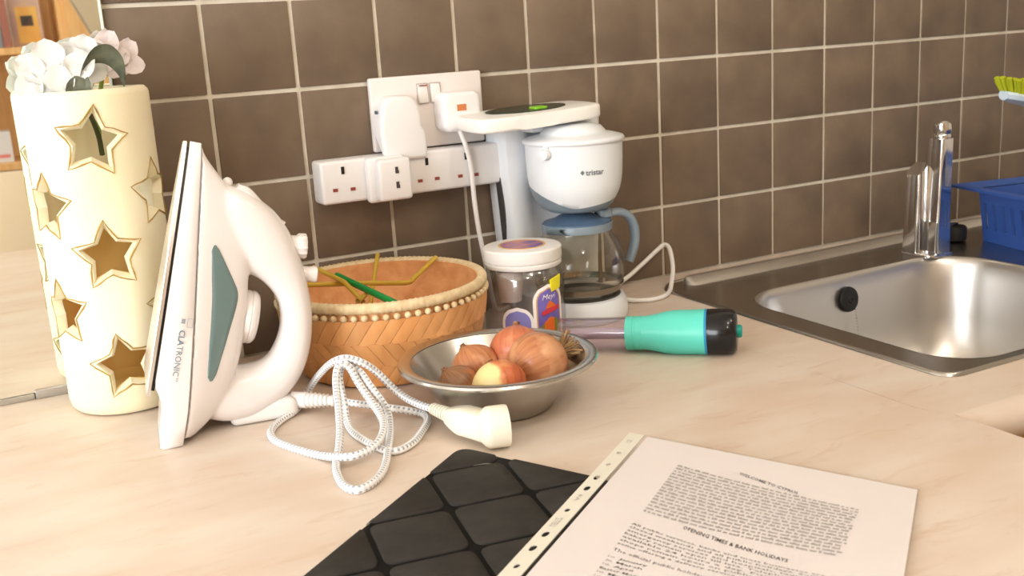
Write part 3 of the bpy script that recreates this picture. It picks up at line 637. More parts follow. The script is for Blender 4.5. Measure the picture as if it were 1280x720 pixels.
# ------------------------------------------------------------------ bamboo basket and straws
M_bam = mat('bamboo_amber', lin(232, 172, 112), 0.5, col2=lin(214, 148, 88), scale=40, vary=0.10, stretch=(1, 1, .3))
M_bamin = mat('bamboo_inner', lin(240, 186, 130), 0.6, col2=lin(226, 164, 110), scale=60, bump=.4, bscale=200)
M_cane = mat('pale_cane', lin(232, 212, 172), 0.55, col2=lin(216, 190, 146), scale=120)
BXc, BYc, BR, BH = 0.1335, -0.1220, 0.1105, 0.0965
bk = thing('bamboo_basket', 'round woven bamboo basket with pale beaded rim beside the iron', 'basket', (BXc, BYc, 0))
def brad(z): t = z / BH; return BR * (.72 + .31 * math.sin(min(1, .16 + t * .92) * PI / 2) ** .75) if t < .75 else BR * (1.03 - .035 * (t - .75) / .25)
zs = [0.0006, .006, .015, .03, .045, .06, .075, .085, .092]
obj('liner', lathe([(0, .0006)] + [(brad(z) - .0025, z) for z in zs] + [(brad(z) - .0055, z) for z in zs[::-1]] + [(0, .004)], 72), M_bamin, bk)
# herringbone strips: three rows of slanted slats, rows alternating in slant
NB = 44
for row, (za, zb, sl) in enumerate(((.003, .027, 1), (.026, .053, -1), (.052, .078, 1))):
    g = G(); vs = []; da = 2 * PI / NB
    for lay in (.0008, -.0022):
        for i in range(4):
            t = i / 3; z = za + (zb - za) * t
            for k in (0, .5, 1):
                a = da * (k * .972 + sl * t * 1.15); r_ = brad(z) + lay + (.0009 * math.sin(PI * k) if lay > 0 else 0) + (.0006 if (t in (0, 1)) and lay > 0 else .0004); vs.append((r_ * math.cos(a), r_ * math.sin(a), z))
    fs = [(i * 3 + k, i * 3 + k + 1, i * 3 + k + 4, i * 3 + k + 3) for i in range(3) for k in range(2)]
    bd = [0, 1, 2, 5, 8, 11, 10, 9, 6, 3]; fs += [(bd[i], bd[(i + 1) % 10], bd[(i + 1) % 10] + 12, bd[i] + 12) for i in range(10)]
    g.add(vs, fs); first = None
    for k in range(NB):
        if first is None: o = first = obj('bamboo_strip', g, M_bam, bk, sharp=50)
        else: o = first.copy(); COL.objects.link(o); o.parent = bk
        o.rotation_euler = (0, 0, 2 * PI * (k + .37 * row) / NB)
rp = [tuple((BR * 1.003 * math.cos(a), BR * 1.003 * math.sin(a), .0900)) for a in np.linspace(0, 2 * PI, 361)[:-1]]
obj('rim', tube(rp, [.0050 + .0004 * math.cos(i * PI * 2 / 3) for i in range(360)], 10, closed=True, flat=1.15, up=(0, 0, 1)), M_cane, bk)
bm = bmesh.new(); bmesh.ops.create_icosphere(bm, subdivisions=2, radius=.0036); bg = frombm(bm); first = None
for k in range(66):
    a = 2 * PI * k / 66
    if first is None: o = first = obj('rim_bead', bg, M_cane, bk)
    else: o = first.copy(); COL.objects.link(o); o.parent = bk
    o.location = ((BR * 1.003 + .0030) * math.cos(a), (BR * 1.003 + .0030) * math.sin(a), .0806)
M_yel = mat('yellow_straw', lin(214, 178, 66), 0.35, alpha=.86); M_grn = mat('green_straw', lin(16, 138, 62), 0.35)
def straw(label, pts, m, r=.0031):
    P = [Vector(p) for p in pts]; o = obj('drinking_straw', tube(P if len(P) > 2 else [P[0], (P[0] + P[1]) / 2, P[1]], r, 12, cap=False), m, origin=P[0]); return tag(o, label, 'straw', 'drinking straws in the bamboo basket')
straw('thick green drinking straw lying across the basket', [(.0915, -.098, .1010), (.1135, -.2225, .0890)], M_grn, .0036)
straw('long yellow bendy straw with its short end raised over the rim', [(.035, -.118, .1020), (.0525, -.115, .1000), (.1146, -.105, .0899), (.170, -.100, .0800), (.1765, -.0985, .0800), (.198, -.085, .0880), (.2226, -.07, .0970)], M_yel, .0028)
straw('yellow straw standing against the back rim of the basket', [(.1652, -.030, .1030), (.1464, -.060, .0783), (.130, -.085, .055)], M_yel, .0026)
straw('yellow straw lying under the green straw', [(.0790, -.055, .1050), (.0887, -.130, .1000), (.094, -.17, .085)], M_yel, .0027)
straw('short yellow straw end poking out before the front rim', [(.1060, -.150, .0880), (.0815, -.190, .0920)], M_yel, .0026)

# ------------------------------------------------------------------ steel bowl and onions
M_bowl = mat('bowl_steel', (0.56, 0.54, 0.51, 1), 0.24, 1.0)
WXc, WYc = 0.169, -0.326
bw = thing('steel_bowl', 'wide stainless steel bowl holding onions', 'bowl', (WXc, WYc, 0))
obj('wall', lathe([(0, .0028), (.040, .0006), (.048, .0006), (.052, .003), (.062, .017), (.074, .033), (.0850, .0475), (.0840, .0485), (.0725, .0345), (.060, .0185), (.049, .006), (.044, .0035), (0, .0040)], 72), M_bowl, bw)
obj('rolled_rim', lathe([(.0840, .0468), (.089, .0485), (.0933, .0483), (.0954, .0470), (.0958, .0485), (.0947, .0505), (.0920, .0512), (.0872, .0510), (.0837, .0492), (.0840, .0468)], 72, cap=False), M_bowl, bw)
def onion_mat(name, c1, c2, c3, peeled=False):
    m = mat(name, c1, .42, coat=.15); nt = m.node_tree; N = nt.nodes; L = nt.links
    uvn = N.new('ShaderNodeUVMap'); mp = N.new('ShaderNodeMapping'); mp.inputs['Scale'].default_value = (34, 1.6, 1); L.new(uvn.outputs[0], mp.inputs[0])
    n1 = N.new('ShaderNodeTexNoise'); n1.inputs['Scale'].default_value = 1.0; n1.inputs['Detail'].default_value = 5; L.new(mp.outputs[0], n1.inputs[0])
    g_ = N.new('ShaderNodeNewGeometry'); n2 = N.new('ShaderNodeTexNoise'); n2.inputs['Scale'].default_value = 34; n2.inputs['Detail'].default_value = 3; L.new(g_.outputs['Position'], n2.inputs[0])
    r1 = N.new('ShaderNodeValToRGB'); r1.color_ramp.elements[0].position = .38; r1.color_ramp.elements[0].color = c1; r1.color_ramp.elements[1].position = .62; r1.color_ramp.elements[1].color = c2; L.new(n1.outputs['Fac'], r1.inputs[0])
    r2 = N.new('ShaderNodeValToRGB'); r2.color_ramp.elements[0].position = .50; r2.color_ramp.elements[0].color = (0, 0, 0, 1); r2.color_ramp.elements[1].position = .62; r2.color_ramp.elements[1].color = (1, 1, 1, 1); L.new(n2.outputs['Fac'], r2.inputs[0])
    mx = N.new('ShaderNodeMixRGB'); L.new(r2.outputs[0], mx.inputs[0]); L.new(r1.outputs[0], mx.inputs[1]); mx.inputs[2].default_value = c3; out = mx.outputs[0]
    if peeled:
        tc = N.new('ShaderNodeTexCoord'); sx = N.new('ShaderNodeSeparateXYZ'); L.new(tc.outputs['Object'], sx.inputs[0]); n3 = N.new('ShaderNodeTexNoise'); n3.inputs['Scale'].default_value = 70; L.new(g_.outputs['Position'], n3.inputs[0])
        ma = N.new('ShaderNodeMath'); ma.operation = 'MULTIPLY_ADD'; L.new(n3.outputs['Fac'], ma.inputs[0]); ma.inputs[1].default_value = .010; L.new(sx.outputs[0], ma.inputs[2])
        r3 = N.new('ShaderNodeValToRGB'); r3.color_ramp.elements[0].position = .0; r3.color_ramp.elements[1].position = 1; mr_ = N.new('ShaderNodeMapRange'); mr_.inputs['From Min'].default_value = -.0045; mr_.inputs['From Max'].default_value = -.0015; L.new(ma.outputs[0], mr_.inputs['Value'])
        m2 = N.new('ShaderNodeMixRGB'); L.new(mr_.outputs[0], m2.inputs[0]); m2.inputs[1].default_value = lin(236, 214, 150); L.new(out, m2.inputs[2]); out = m2.outputs[0]
    L.new(out, N['Principled BSDF'].inputs['Base Color'])
    return m
M_on = [onion_mat('onion_skin', lin(206, 126, 88), lin(190, 104, 70), lin(214, 144, 104)), onion_mat('onion_skin_gold', lin(200, 138, 94), lin(174, 108, 70), lin(212, 156, 114)), onion_mat('onion_skin_brown', lin(152, 110, 76), lin(126, 84, 58), lin(190, 118, 72)), onion_mat('onion_red', lin(206, 112, 68), lin(184, 90, 54), lin(222, 152, 96), True)]
M_root = mat('dry_root', lin(190, 160, 116), 0.85, col2=lin(130, 96, 62), scale=90)
def onion(label, c, axis, r, m, sq=.88, tuft=0.0, seed=0, peel=False):
    rnd = random.Random(seed); t = thing('onion', label, 'onion', c, 0, 'onions in the steel bowl'); Q = Vector(axis).to_track_quat('Z', 'Y').to_matrix().to_4x4()
    pr_ = []
    for i in range(15):
        a = -PI / 2 + PI * i / 14; rr_ = r * math.cos(a); z = r * sq * math.sin(a)
        if a > 1.0: z += r * .10 * ((a - 1.0) / .57) ** 2
        pr_.append((max(rr_, r * .06), z))
    g = lathe(pr_, 32); g.v = [(x * (1 + .012 * math.sin(9 * math.atan2(y, x) + seed)), y * (1 + .012 * math.sin(9 * math.atan2(y, x) + seed)), z) for x, y, z in g.v]
    g.uv = [(k / 32, i / 14) for i in range(15) for k in range(32)]; u_ = g.uv; g.xf(Q); g.uv = u_
    obj('bulb', g, m, t, sharp=80)
    nk = lathe([(r * .24, r * sq * .92), (r * .14, r * sq * 1.08), (r * .09, r * sq * 1.14), (r * .11, r * sq * 1.22), (0, r * sq * 1.20)], 14); nk.v = [(x + rnd.uniform(-.06, .06) * r, y + rnd.uniform(-.06, .06) * r, z) for x, y, z in nk.v]
    obj('neck', nk.xf(Q), M_on[2], t)
    rg = G()
    for k in range(60 if tuft else 9):
        a = rnd.uniform(0, 2 * PI); q_ = rnd.uniform(0, .2) * r; L_ = (tuft or .15) * r * rnd.uniform(.6, 1.3); d = Vector((math.cos(a) * rnd.uniform(.2, 1.1), math.sin(a) * rnd.uniform(.2, 1.1), -1)).normalized()
        p = Vector((math.cos(a) * q_, math.sin(a) * q_, -r * sq * .96)); rg.join(tube([p, p + d * L_ * .5, p + d * L_ + Vector((rnd.uniform(-.2, .2) * L_, rnd.uniform(-.2, .2) * L_, 0))], r * .030, 5))
    obj('root_tuft', rg.xf(Q), M_root, t); return t
onion('coppery onion in the bowl with its neck towards the jar', (.2030, -.3020, .0430), (.25, .45, .75), .0275, M_on[0], seed=1)
onion('big brown onion in the bowl with a shaggy root tuft towards the sink', (.2050, -.3385, .0390), (-.90, .02, -.22), .0300, M_on[1], .98, .50, seed=2)
onion('half-peeled red and pale yellow onion at the front of the bowl', (.1530, -.3590, .0330), (.05, .75, .6), .0258, M_on[3], seed=3, peel=True)
onion('golden onion at the back of the bowl above the earthy one', (.1590, -.2960, .0335), (-.25, .5, .8), .0242, M_on[1], seed=4)
onion('small earthy brown onion low in the bowl nearest the iron cord', (.1270, -.3230, .0290), (-.4, .3, .6), .0200, M_on[2], seed=5)

# ------------------------------------------------------------------ sockets, plugs, extension strip
PIN = lambda x, z, w_, h, y: box(x - w_ / 2, x + w_ / 2, y - .0008, y + .0006, z - h / 2, z + h / 2)
ws = thing('wall_socket', 'white double wall socket with two rocker switches on the brown tiles', 'socket', (.255, 0, .263))
obj('face_plate', rel(ws, box(.1815, .3270, -.0095, -.0002, .2200, .3062, .0025, 3)), M_socket, ws)
for x in (.2475, .2640):
    s_ = box(x - .0062, x + .0062, -.0128, -.008, .2728, .2952, .0015, 2); s_.v = [(px, py + (pz - .284) * .09, pz) for px, py, pz in s_.v]
    o = obj('rocker_switch', rel(ws, s_), M_white, ws)
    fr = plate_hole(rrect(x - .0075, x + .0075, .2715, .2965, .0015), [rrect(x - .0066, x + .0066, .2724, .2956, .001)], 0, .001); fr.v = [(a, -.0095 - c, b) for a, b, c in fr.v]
    obj('switch_surround', rel(ws, fr), mat('surround_pinkish_grey', lin(205, 192, 188), .5), ws)  # narrow ring round each rocker, darker than the face plate
    if x < .25: obj('red_mark', rel(ws, box(x - .005, x + .005, -.0136, -.0118, .2930, .2942)), M_red, o)
ex = thing('extension_strip', 'white four-way extension strip lying along the tiles under the socket', 'extension lead', (.2, 0, .19))
obj('housing', rel(ex, box(.1045, .3380, -.0345, -.0002, .1690, .2185, .004, 3)), M_plug, ex)
for x, z in ((.1307, .2071), (.2353, .2058), (.2871, .2069)): obj('earth_hole', rel(ex, PIN(x, z, .0036, .0085, -.0346)), M_black, ex)
for x, z in ((.1199, .1854), (.1410, .1846), (.2252, .1840), (.2471, .1843), (.2778, .1836), (.2993, .1831)): o = obj('shuttered_hole', rel(ex, PIN(x, z, .0058, .0036, -.0346)), M_red, ex); o['label'] = 'dark red shuttered pin hole'
bp_ = thing('mains_plug', 'tall white moulded plug in the left half of the wall socket', 'plug', (.21, -.03, .25))
pp = [(.1845, .2105), (.1810, .2200), (.1800, .2500), (.1835, .2740), (.1890, .2825), (.1960, .2852), (.2170, .2852), (.2235, .2825), (.2290, .2740), (.2320, .2580), (.2315, .2500), (.2355, .2420), (.2370, .2200), (.2350, .2105)]
pz = prism(pp, .0097, .0400, .005, 3); pz.v = [(x, -z * (1 if z > .011 else 1), y) for x, y, z in pz.v]
# the lower part stands in front of the strip, so its back face is stepped
pz.v = [(x, min(y, -.0349) if z < .2200 else y, z) for x, y, z in pz.v]
obj('plug_body', rel(bp_, pz), M_plug, bp_)
o = obj('screw', rel(bp_, box(.1785, .1812, -.030, -.026, .2660, .2700, .0006)), mat('steel_blue', lin(110, 125, 150), .3, .8), bp_)
ad = thing('travel_adaptor', 'small white two-hole adaptor plugged into the extension strip', 'adaptor', (.183, -.05, .195))
obj('adaptor_base', rel(ad, box(.1560, .2020, -.0480, -.0348, .1665, .2190, .004, 3)), M_plug, ad)
obj('adaptor_face', rel(ad, box(.1635, .2035, -.0640, -.0470, .1690, .2170, .004, 3)), M_plug, ad)
for z in (.2040, .1870): obj('pin_hole', rel(ad, PIN(.1850, z, .0034, .0072, -.0641).join(PIN(.1862, z - .002, .0022, .0035, -.0642))), mat('dark_hole', lin(70, 62, 66), .6), ad)
sp_ = thing('mains_plug', 'square white plug with an orange label and white flex in the wall socket', 'plug', (.285, -.02, .26))
pz = prism(rrect(.2610, .3105, .2365, .2840, .010), .0097, .036, .005, 3); pz.v = [(x + (.0015 if -z < -.03 else 0), -z, y) for x, y, z in pz.v]
obj('plug_body', rel(sp_, pz), M_plug, sp_)
obj('rating_label', rel(sp_, box(.2795, .2915, -.0366, -.0358, .2615, .2690)), M_orange, sp_)
obj('flex', rel(sp_, tube(catmull([(.2830, -.030, .239), (.2838, -.036, .2300), (.2862, -.040, .2169), (.2905, -.040, .1923), (.2918, -.040, .1529), (.2957, -.038, .1176), (.300, -.038, .0868), (.306, -.036, .052), (.314, -.030, .016), (.325, -.020, .0038), (.345, -.012, .0032)], 6), .0031, 10)), M_white, sp_)

# ------------------------------------------------------------------ coffee maker, carafe, its lead and the gadget lying on top
KX, KY = .4015, -.0970
M_cm = mat('coffee_white', lin(232, 236, 240), 0.28, coat=.2)
M_cmg = mat('blue_grey_plastic', lin(128, 142, 152), 0.35)
M_gauge = mat('dark_gauge', lin(72, 70, 68), 0.2)
cm = thing('coffee_maker', 'small white filter coffee maker with blue-grey trim by the tiles', 'coffee maker', (KX, KY, 0))
obj('base', rel(cm, lathe([(.0575, .0008), (.0590, .003), (.0590, .012), (.0570, .022), (.0545, .0265), (.050, .028), (0, .028)], 64, cx=KX, cy=KY).join(box(KX - .055, KX + .055, KY + .01, -.006, .0008, .027, .004))), M_cm, cm)
obj('hot_plate', rel(cm, lathe([(.0505, .0272), (.0505, .0290), (.048, .0296), (0, .0296)], 48, cx=KX, cy=KY)), mat('hotplate_dark', lin(70, 66, 62), .4), cm)
def colsec(z, k):
    P = [(.329 + .010 * k, -.006), (.331 + .010 * k, -.042), (.335 + .010 * k, -.0490), (.3415 + .008 * k, -.0510)]
    for a in np.linspace(math.radians(125), math.radians(55), 10): P.append((KX + .0720 * math.cos(a), KY - .0120 + .0720 * math.sin(a)))
    P += [(.4615 - .008 * k, -.0510), (.468 - .010 * k, -.0490), (.472 - .010 * k, -.042), (.474 - .010 * k, -.006)]
    return [(x, y, z) for x, y in P]
obj('column', rel(cm, loft([colsec(.0265, .9), colsec(.06, .8), colsec(.10, .55), (colsec(.16, .2)), colsec(.232, 0), [(x + (KX - x) * .03, y - .001, .238) for x, y, z in colsec(.238, 0)]])), M_cm, cm, sharp=30)
gs = []
for t in np.linspace(0, 1, 14):
    z = .200 - .125 * t; hw_ = .0005 + .0062 * math.sin(PI * min(1, max(0, t * 1.05))) ** .6 if t < .95 else .002; k = interp([(.0265, .9), (.06, .8), (.10, .55), (.16, .2), (.232, 0)], z); yc = -.026 - .006 * math.sin(PI * t)
    xo = lambda y: .329 + .010 * k + (.002) * (-.006 - y) / .044 - .0012
    gs.append([(xo(yc - hw_), yc - hw_, z), (xo(yc) - .0004, yc, z), (xo(yc + hw_), yc + hw_, z), (xo(yc + hw_) + .003, yc + hw_, z), (xo(yc - hw_) + .003, yc - hw_, z)])
o = obj('level_gauge', rel(cm, loft(gs)), M_gauge, cm); o['label'] = 'dark curved water level window'
# filter holder: white shield above a grey cup, meeting along a slanted line
bprof = [(.1345, .0335), (.137, .0400), (.1415, .0445), (.1475, .0485), (.155, .0525), (.163, .0555), (.176, .0575), (.195, .0585), (.218, .0590)]
def brr(z): return interp(bprof, z)
cam_a = math.atan2(-1.184 - KY, -.2508 - KX)
def zb(a): d = a - cam_a; return .1455 + .0125 * max(0, -math.sin(d)) ** 1.5 * 1.9 + .004 * max(0, math.sin(d)) - .004 * max(0, math.cos(d))
def wall_(z_of, n, m_):
    secs = []
    for i in range(n + 1): secs.append([(KX + brr(z_of(a, i / n)) * math.cos(a), KY + brr(z_of(a, i / n)) * math.sin(a), z_of(a, i / n)) for a in np.linspace(0, 2 * PI, 73)[:-1]])
    return loft(secs)
obj('filter_holder', rel(cm, wall_(lambda a, t: zb(a) + (.218 - zb(a)) * t, 12, 0)), M_cm, cm, sharp=60)
o = obj('filter_cup', rel(cm, wall_(lambda a, t: .1345 + (zb(a) - .1345) * t, 8, 0)), M_cmg, cm, sharp=60); o['label'] = 'blue-grey lower filter cup'
obj('lid', rel(cm, lathe([(.058, .2165), (.0612, .2175), (.0618, .2200), (.0606, .2222), (.0575, .2235), (.048, .2262), (.040, .2275), (.0385, .2300), (.034, .2352), (.02, .2385), (0, .2395)], 64, cx=KX, cy=KY)), M_cm, cm, sharp=60)
obj('lid_bridge', rel(cm, box(KX - .045, KX + .045, -.075, -.012, .2295, .2385, .004, 3)), M_cm, cm)
la = cam_a - .56; lc = Vector((KX + .0595 * math.cos(la), KY + .0595 * math.sin(la), .2085)); ld = Vector((math.cos(la), math.sin(la), 0))
lg = lathe([(0, 0), (.0062, 0), (.0066, .004), (.0056, .0075), (0, .0085)], 16); lg.xf(Matrix.Translation(lc) @ ld.to_track_quat('Z', 'Y').to_matrix().to_4x4())
lg.join(box(-.0032, .0032, -.003, .005, .0, .0125, .001).xf(Matrix.Translation(lc + Vector((0, 0, -.002))) @ Matrix.Rotation(la + PI / 2, 4, 'Z')))
obj('latch', rel(cm, lg), M_cm, cm)
g = text_mesh('tristar', .02); h = .0066; a0 = cam_a + .40 - g.w * h / .0588 * .46
def on_cup(g, dx): return [((KX + (brr(.186) + .0009) * math.cos(a0 + (x * h + dx) / .0588), KY + (brr(.186) + .0009) * math.sin(a0 + (x * h + dx) / .0588), .1825 + y * h)) for x, y, *_ in g.v]
tg2 = G().add(on_cup(g, 0), g.f); dia = G().add([(-.95, .5, 0), (-.55, .05, 0), (-.2, .5, 0), (-.55, .95, 0)], [(0, 1, 2, 3)]); tg2.add(on_cup(dia, 0), dia.f)
obj('logo_lettering', rel(cm, tg2), mat('grey_print', lin(112, 118, 122), .6), cm, smooth=False)
# lead looping out behind on the sink side
ld_ = obj('power_lead', rel(cm, tube(catmull([(.455, -.03, .012), (.485, -.022, .012), (.520, -.014, .010), (.555, -.010, .026), (.580, -.009, .041), (.592, -.012, .049), (.594, -.022, .044), (.582, -.045, .024), (.562, -.068, .008), (.548, -.083, .0036), (.530, -.098, .0034), (.508, -.104, .0034), (.486, -.094, .0034), (.470, -.078, .006), (.455, -.062, .009)], 6), .0031, 10)), M_white, cm); ld_['label'] = 'white lead looping on the worktop by the sink'
def glass(name, col, rough=.0, ior=1.45):
    m = mat(name, col, rough, trans=1.0, ior=ior); return m
def thin_glass(name, tint, rough, refl=1.0, base=.03):
    m = bpy.data.materials.new(name); m.use_nodes = True; nt = m.node_tree; nt.nodes.remove(nt.nodes['Principled BSDF'])
    t_ = nt.nodes.new('ShaderNodeBsdfTransparent'); t_.inputs[0].default_value = tint; g_ = nt.nodes.new('ShaderNodeBsdfGlossy'); g_.inputs['Roughness'].default_value = rough
    lw = nt.nodes.new('ShaderNodeLayerWeight'); lw.inputs[0].default_value = .38; mr_ = nt.nodes.new('ShaderNodeMapRange'); mr_.inputs['To Min'].default_value = base; mr_.inputs['To Max'].default_value = refl
    pw_ = nt.nodes.new('ShaderNodeMath'); pw_.operation = 'POWER'; pw_.inputs[1].default_value = 1.6; nt.links.new(lw.outputs['Facing'], pw_.inputs[0]); nt.links.new(pw_.outputs[0], mr_.inputs['Value'])
    mx = nt.nodes.new('ShaderNodeMixShader'); nt.links.new(mr_.outputs[0], mx.inputs[0]); nt.links.new(t_.outputs[0], mx.inputs[1]); nt.links.new(g_.outputs[0], mx.inputs[2]); nt.links.new(mx.outputs[0], nt.nodes['Material Output'].inputs[0]); return m
M_glass = thin_glass('carafe_glass', (.95, .94, .91, 1), .02, .55)
cf = thing('glass_carafe', 'glass coffee carafe with blue-grey lid and handle on the hot plate', 'carafe', (KX, KY, .030))
gp = [(0, .0006), (.045, .0006), (.0500, .003), (.0530, .010), (.0560, .024), (.0568, .036), (.0548, .051), (.0495, .065), (.0437, .074), (.0415, .079), (.0415, .085)]
inn = [(r - .0016 if r > 0 else 0, z + (.0018 if z < .002 else 0)) for r, z in gp][::-1]
obj('jug', lathe(gp + inn, 64, cap=False), M_glass, cf, sharp=60)
band = lathe([(.0524, .006), (.0545, .0135), (.0549, .0135), (.0528, .006)], 64, cap=False)
o = obj('steel_band', band, mat('band_dark', (0.30, .27, .23, 1), .25, 1.0), cf, sharp=60); o['label'] = 'shiny band round the bottom of the glass'
obj('collar', lathe([(.0418, .0755), (.0432, .0755), (.0436, .0830), (.0428, .0845), (.0418, .0845)], 48, cap=False).join(lathe([(.0418, .0755), (.0418, .0845)], 48, cap=False)), M_cmg, cf).location = (0, 0, .004)
sp_o = obj('pouring_lip', loft([[(-.0425 * 1 - e, s * (.016 - e * .7), z) for s in (-1, -.5, 0, .5, 1)] for e, z in ((0, .0755), (.006, .079), (.010, .0835), (.006, .084), (0, .0835))], closed_ring=False, cap=False).xf(Matrix.Rotation(math.radians(25), 4, 'Z')), M_cmg, cf); sp_o.location = (0, 0, .004)
lidg = lathe([(0, .0830), (.0412, .0830), (.0412, .0860), (.036, .0870), (.030, .0890), (.022, .0935), (.012, .0965), (0, .0972)], 40)
obj('lid', lidg, mat('slate_blue', lin(92, 116, 146), .35), cf).location = (0, 0, .004)
ha = math.radians(-8); hdr = Vector((math.cos(ha), math.sin(ha), 0))
hpth = catmull([hdr * .038 + Vector((0, 0, .088)), hdr * .048 + Vector((0, 0, .0905)), hdr * .060 + Vector((0, 0, .090)), hdr * .071 + Vector((0, 0, .083)), hdr * .0775 + Vector((0, 0, .068)), hdr * .0775 + Vector((0, 0, .050)), hdr * .0725 + Vector((0, 0, .034)), hdr * .0690 + Vector((0, 0, .026))], 5)
obj('handle', tube(hpth, [.0075 - .0002 * 0 + .0012 * math.sin(PI * i / 35) for i in range(len(hpth))], 14, flat=.62, up=hdr), M_cmg, cf).location = (0, 0, .004)
obj('thumb_rest', lathe([(.009, .0835), (.012, .088), (.0105, .096), (.006, .099), (0, .0995)], 20, cx=(hdr * .036).x, cy=(hdr * .036).y), M_cmg, cf).location = (0, 0, .004)

ga = thing('kitchen_scale', 'flat white kitchen scale with dark green panel lying on top of the coffee maker', 'kitchen scale', (.348, -.072, .2495), math.radians(1))
tilt = Matrix.Rotation(math.radians(1.2), 4, 'X') @ Matrix.Rotation(math.radians(-1.8), 4, 'Y')
pl = [(-.0785, -.032), (-.070, -.045), (-.040, -.050), (.030, -.049), (.076, -.042), (.0905, -.028), (.092, .012), (.082, .040), (.040, .050), (-.025, .050), (-.066, .040), (-.0780, .010)]
pl = [(p.x, p.y) for p in catmull([(x, y, 0) for x, y in pl], 4, True)]
obj('tray', prism(pl, -.0080, .0085, .0035, 3, False).xf(tilt), mat('warm_white', lin(246, 245, 240), .3), ga)
el = [(.008 + .052 * math.cos(a), .006 + .036 * math.sin(a)) for a in np.linspace(0, 2 * PI, 41)[:-1]]
o = obj('display_panel', prism(el, .0080, .0096, .0004, 1).xf(tilt), mat('dark_green_glass', lin(34, 52, 36), .25), ga); o['label'] = 'dark green oval panel'
o = obj('lime_button', prism(rrect(.008, .026, -.018, .000, .004), .0093, .0116, .001, 2).xf(tilt), mat('lime_button', lin(136, 200, 40), .4), ga); o['label'] = 'bright lime green button'

# ------------------------------------------------------------------ clear jar with white lid
M_pet = thin_glass('clear_plastic', (.96, .96, .97, 1), .10, .45, .07)
JX, JY, JR = .3013, -.1385, .0472
jr = thing('plastic_jar', 'clear plastic jar with white screw lid and purple label', 'jar', (JX, JY, 0))
jp = [(0, .0008), (.036, .0006), (.043, .002), (.0465, .008), (JR, .014), (JR, .070), (.0462, .079), (.0430, .0855), (.0405, .088), (.0405, .096)]
obj('body', lathe(jp + [(r - .0009 if r > 0 else 0, z + (.0009 if z < .003 else 0)) for r, z in jp][::-1], 64, cap=False), M_pet, jr, sharp=60)
obj('lid', lathe([(.0418, .0885), (.0440, .0885), (.0448, .0895), (.0448, .0935), (.0440, .0940), (.0440, .0946), (.0450, .0952), (.0455, .0965), (.0455, .1085), (.0440, .1102), (.0400, .1108), (0, .1108), (0, .1085), (.0418, .1085), (.0418, .0885)], 64, cap=False), M_white, jr)
M_pur = mat('label_purple', lin(104, 84, 168), .4, col2=lin(124, 110, 190), scale=40); M_lil = mat('label_lilac', lin(138, 134, 204), .4); M_yels = mat('price_yellow', lin(240, 226, 40), .5)
M_lor = mat('label_orange', lin(232, 112, 40), .45); M_lred = mat('label_red', lin(214, 62, 74), .45); M_lgr = mat('label_olive', lin(130, 130, 50), .5); M_lgold = mat('label_gold', lin(214, 172, 104), .45); M_lw = mat('label_white', lin(250, 244, 244), .4)
o = obj('lid_sticker', lathe([(.0265, .1107), (.0265, .1112), (0, .1112)], 40), mat('sticker_violet', lin(110, 92, 160), .4, col2=lin(200, 128, 120), scale=55, detail=1), jr); o['label'] = 'round purple and red sticker'
obj('sticker_ring', plate_hole([(.0275 * math.cos(a), .0275 * math.sin(a)) for a in np.linspace(0, 2 * PI, 41)[:-1]], [[(.0250 * math.cos(a), .0250 * math.sin(a)) for a in np.linspace(0, 2 * PI, 41)[:-1]][::-1]], .1108, .1114), M_lgold, jr)
jc = math.atan2(-1.184 - JY, -.2508 - JX)
def on_jar(poly, lay):  # poly in metres: arc length to the right of the camera-facing line, height
    g = G(); n_ = len(poly); vs = []
    # strips of height so the patch follows the curve
    zs_ = np.linspace(min(p[1] for p in poly) + 1e-5, max(p[1] for p in poly) - 1e-5, 14); rows = []
    for z in zs_:
        xs = [p[0] + (q_[0] - p[0]) * (z - p[1]) / (q_[1] - p[1]) for p, q_ in zip(poly, poly[1:] + poly[:1]) if (p[1] - z) * (q_[1] - z) < 0]
        a, b = min(xs), max(xs); rows.append([(a + (b - a) * k / 8, z) for k in range(9)])
    def P(x, z, r): th = jc + x / JR; return (r * math.cos(th), r * math.sin(th), z)
    for r in (JR + .0002, JR + .0004 + lay * .00025): vs += [P(x, z, r) for row in rows for x, z in row]
    N_ = 14 * 9
    for b in (0, N_): g_f = [(b + i * 9 + k, b + i * 9 + k + 1, b + i * 9 + k + 10, b + i * 9 + k + 9) for i in range(13) for k in range(8)]; fs = (fs + g_f) if b else g_f
    bd = list(range(9)) + [i * 9 + 8 for i in range(1, 14)] + [13 * 9 + k for k in range(7, -1, -1)] + [i * 9 for i in range(12, 0, -1)]
    fs = fs + [(bd[i], bd[(i + 1) % len(bd)], bd[(i + 1) % len(bd)] + N_, bd[i] + N_) for i in range(len(bd))]
    return g.add(vs, fs)
def arch(x0, x1, z0, z1, ztop=None):
    m = (x0 + x1) / 2; r = (x1 - x0) / 2; zc = z1 - r * .95
    return [(x0, z0), (x1, z0)] + [(m + r * math.cos(a), zc + r * .95 * math.sin(a)) for a in np.linspace(0, PI, 17)]
lb = obj('front_label', on_jar(arch(.0085, .0490, .010, .0720), 0), M_lw, jr); lb['label'] = 'white-edged purple arched label'
obj('label_field', on_jar(arch(.0122, .0452, .010, .0682), 1), M_lgold, lb); obj('label_field', on_jar(arch(.0138, .0436, .010, .0668), 2), M_pur, lb)
obj('label_picture', on_jar([(.014, .010), (.0435, .010), (.0435, .026), (.036, .032), (.024, .030), (.014, .022)], 3), M_lgr, lb)
obj('label_picture', on_jar([(.020, .012), (.0345, .012), (.034, .033), (.029, .034), (.021, .028)], 4), M_lor, lb)
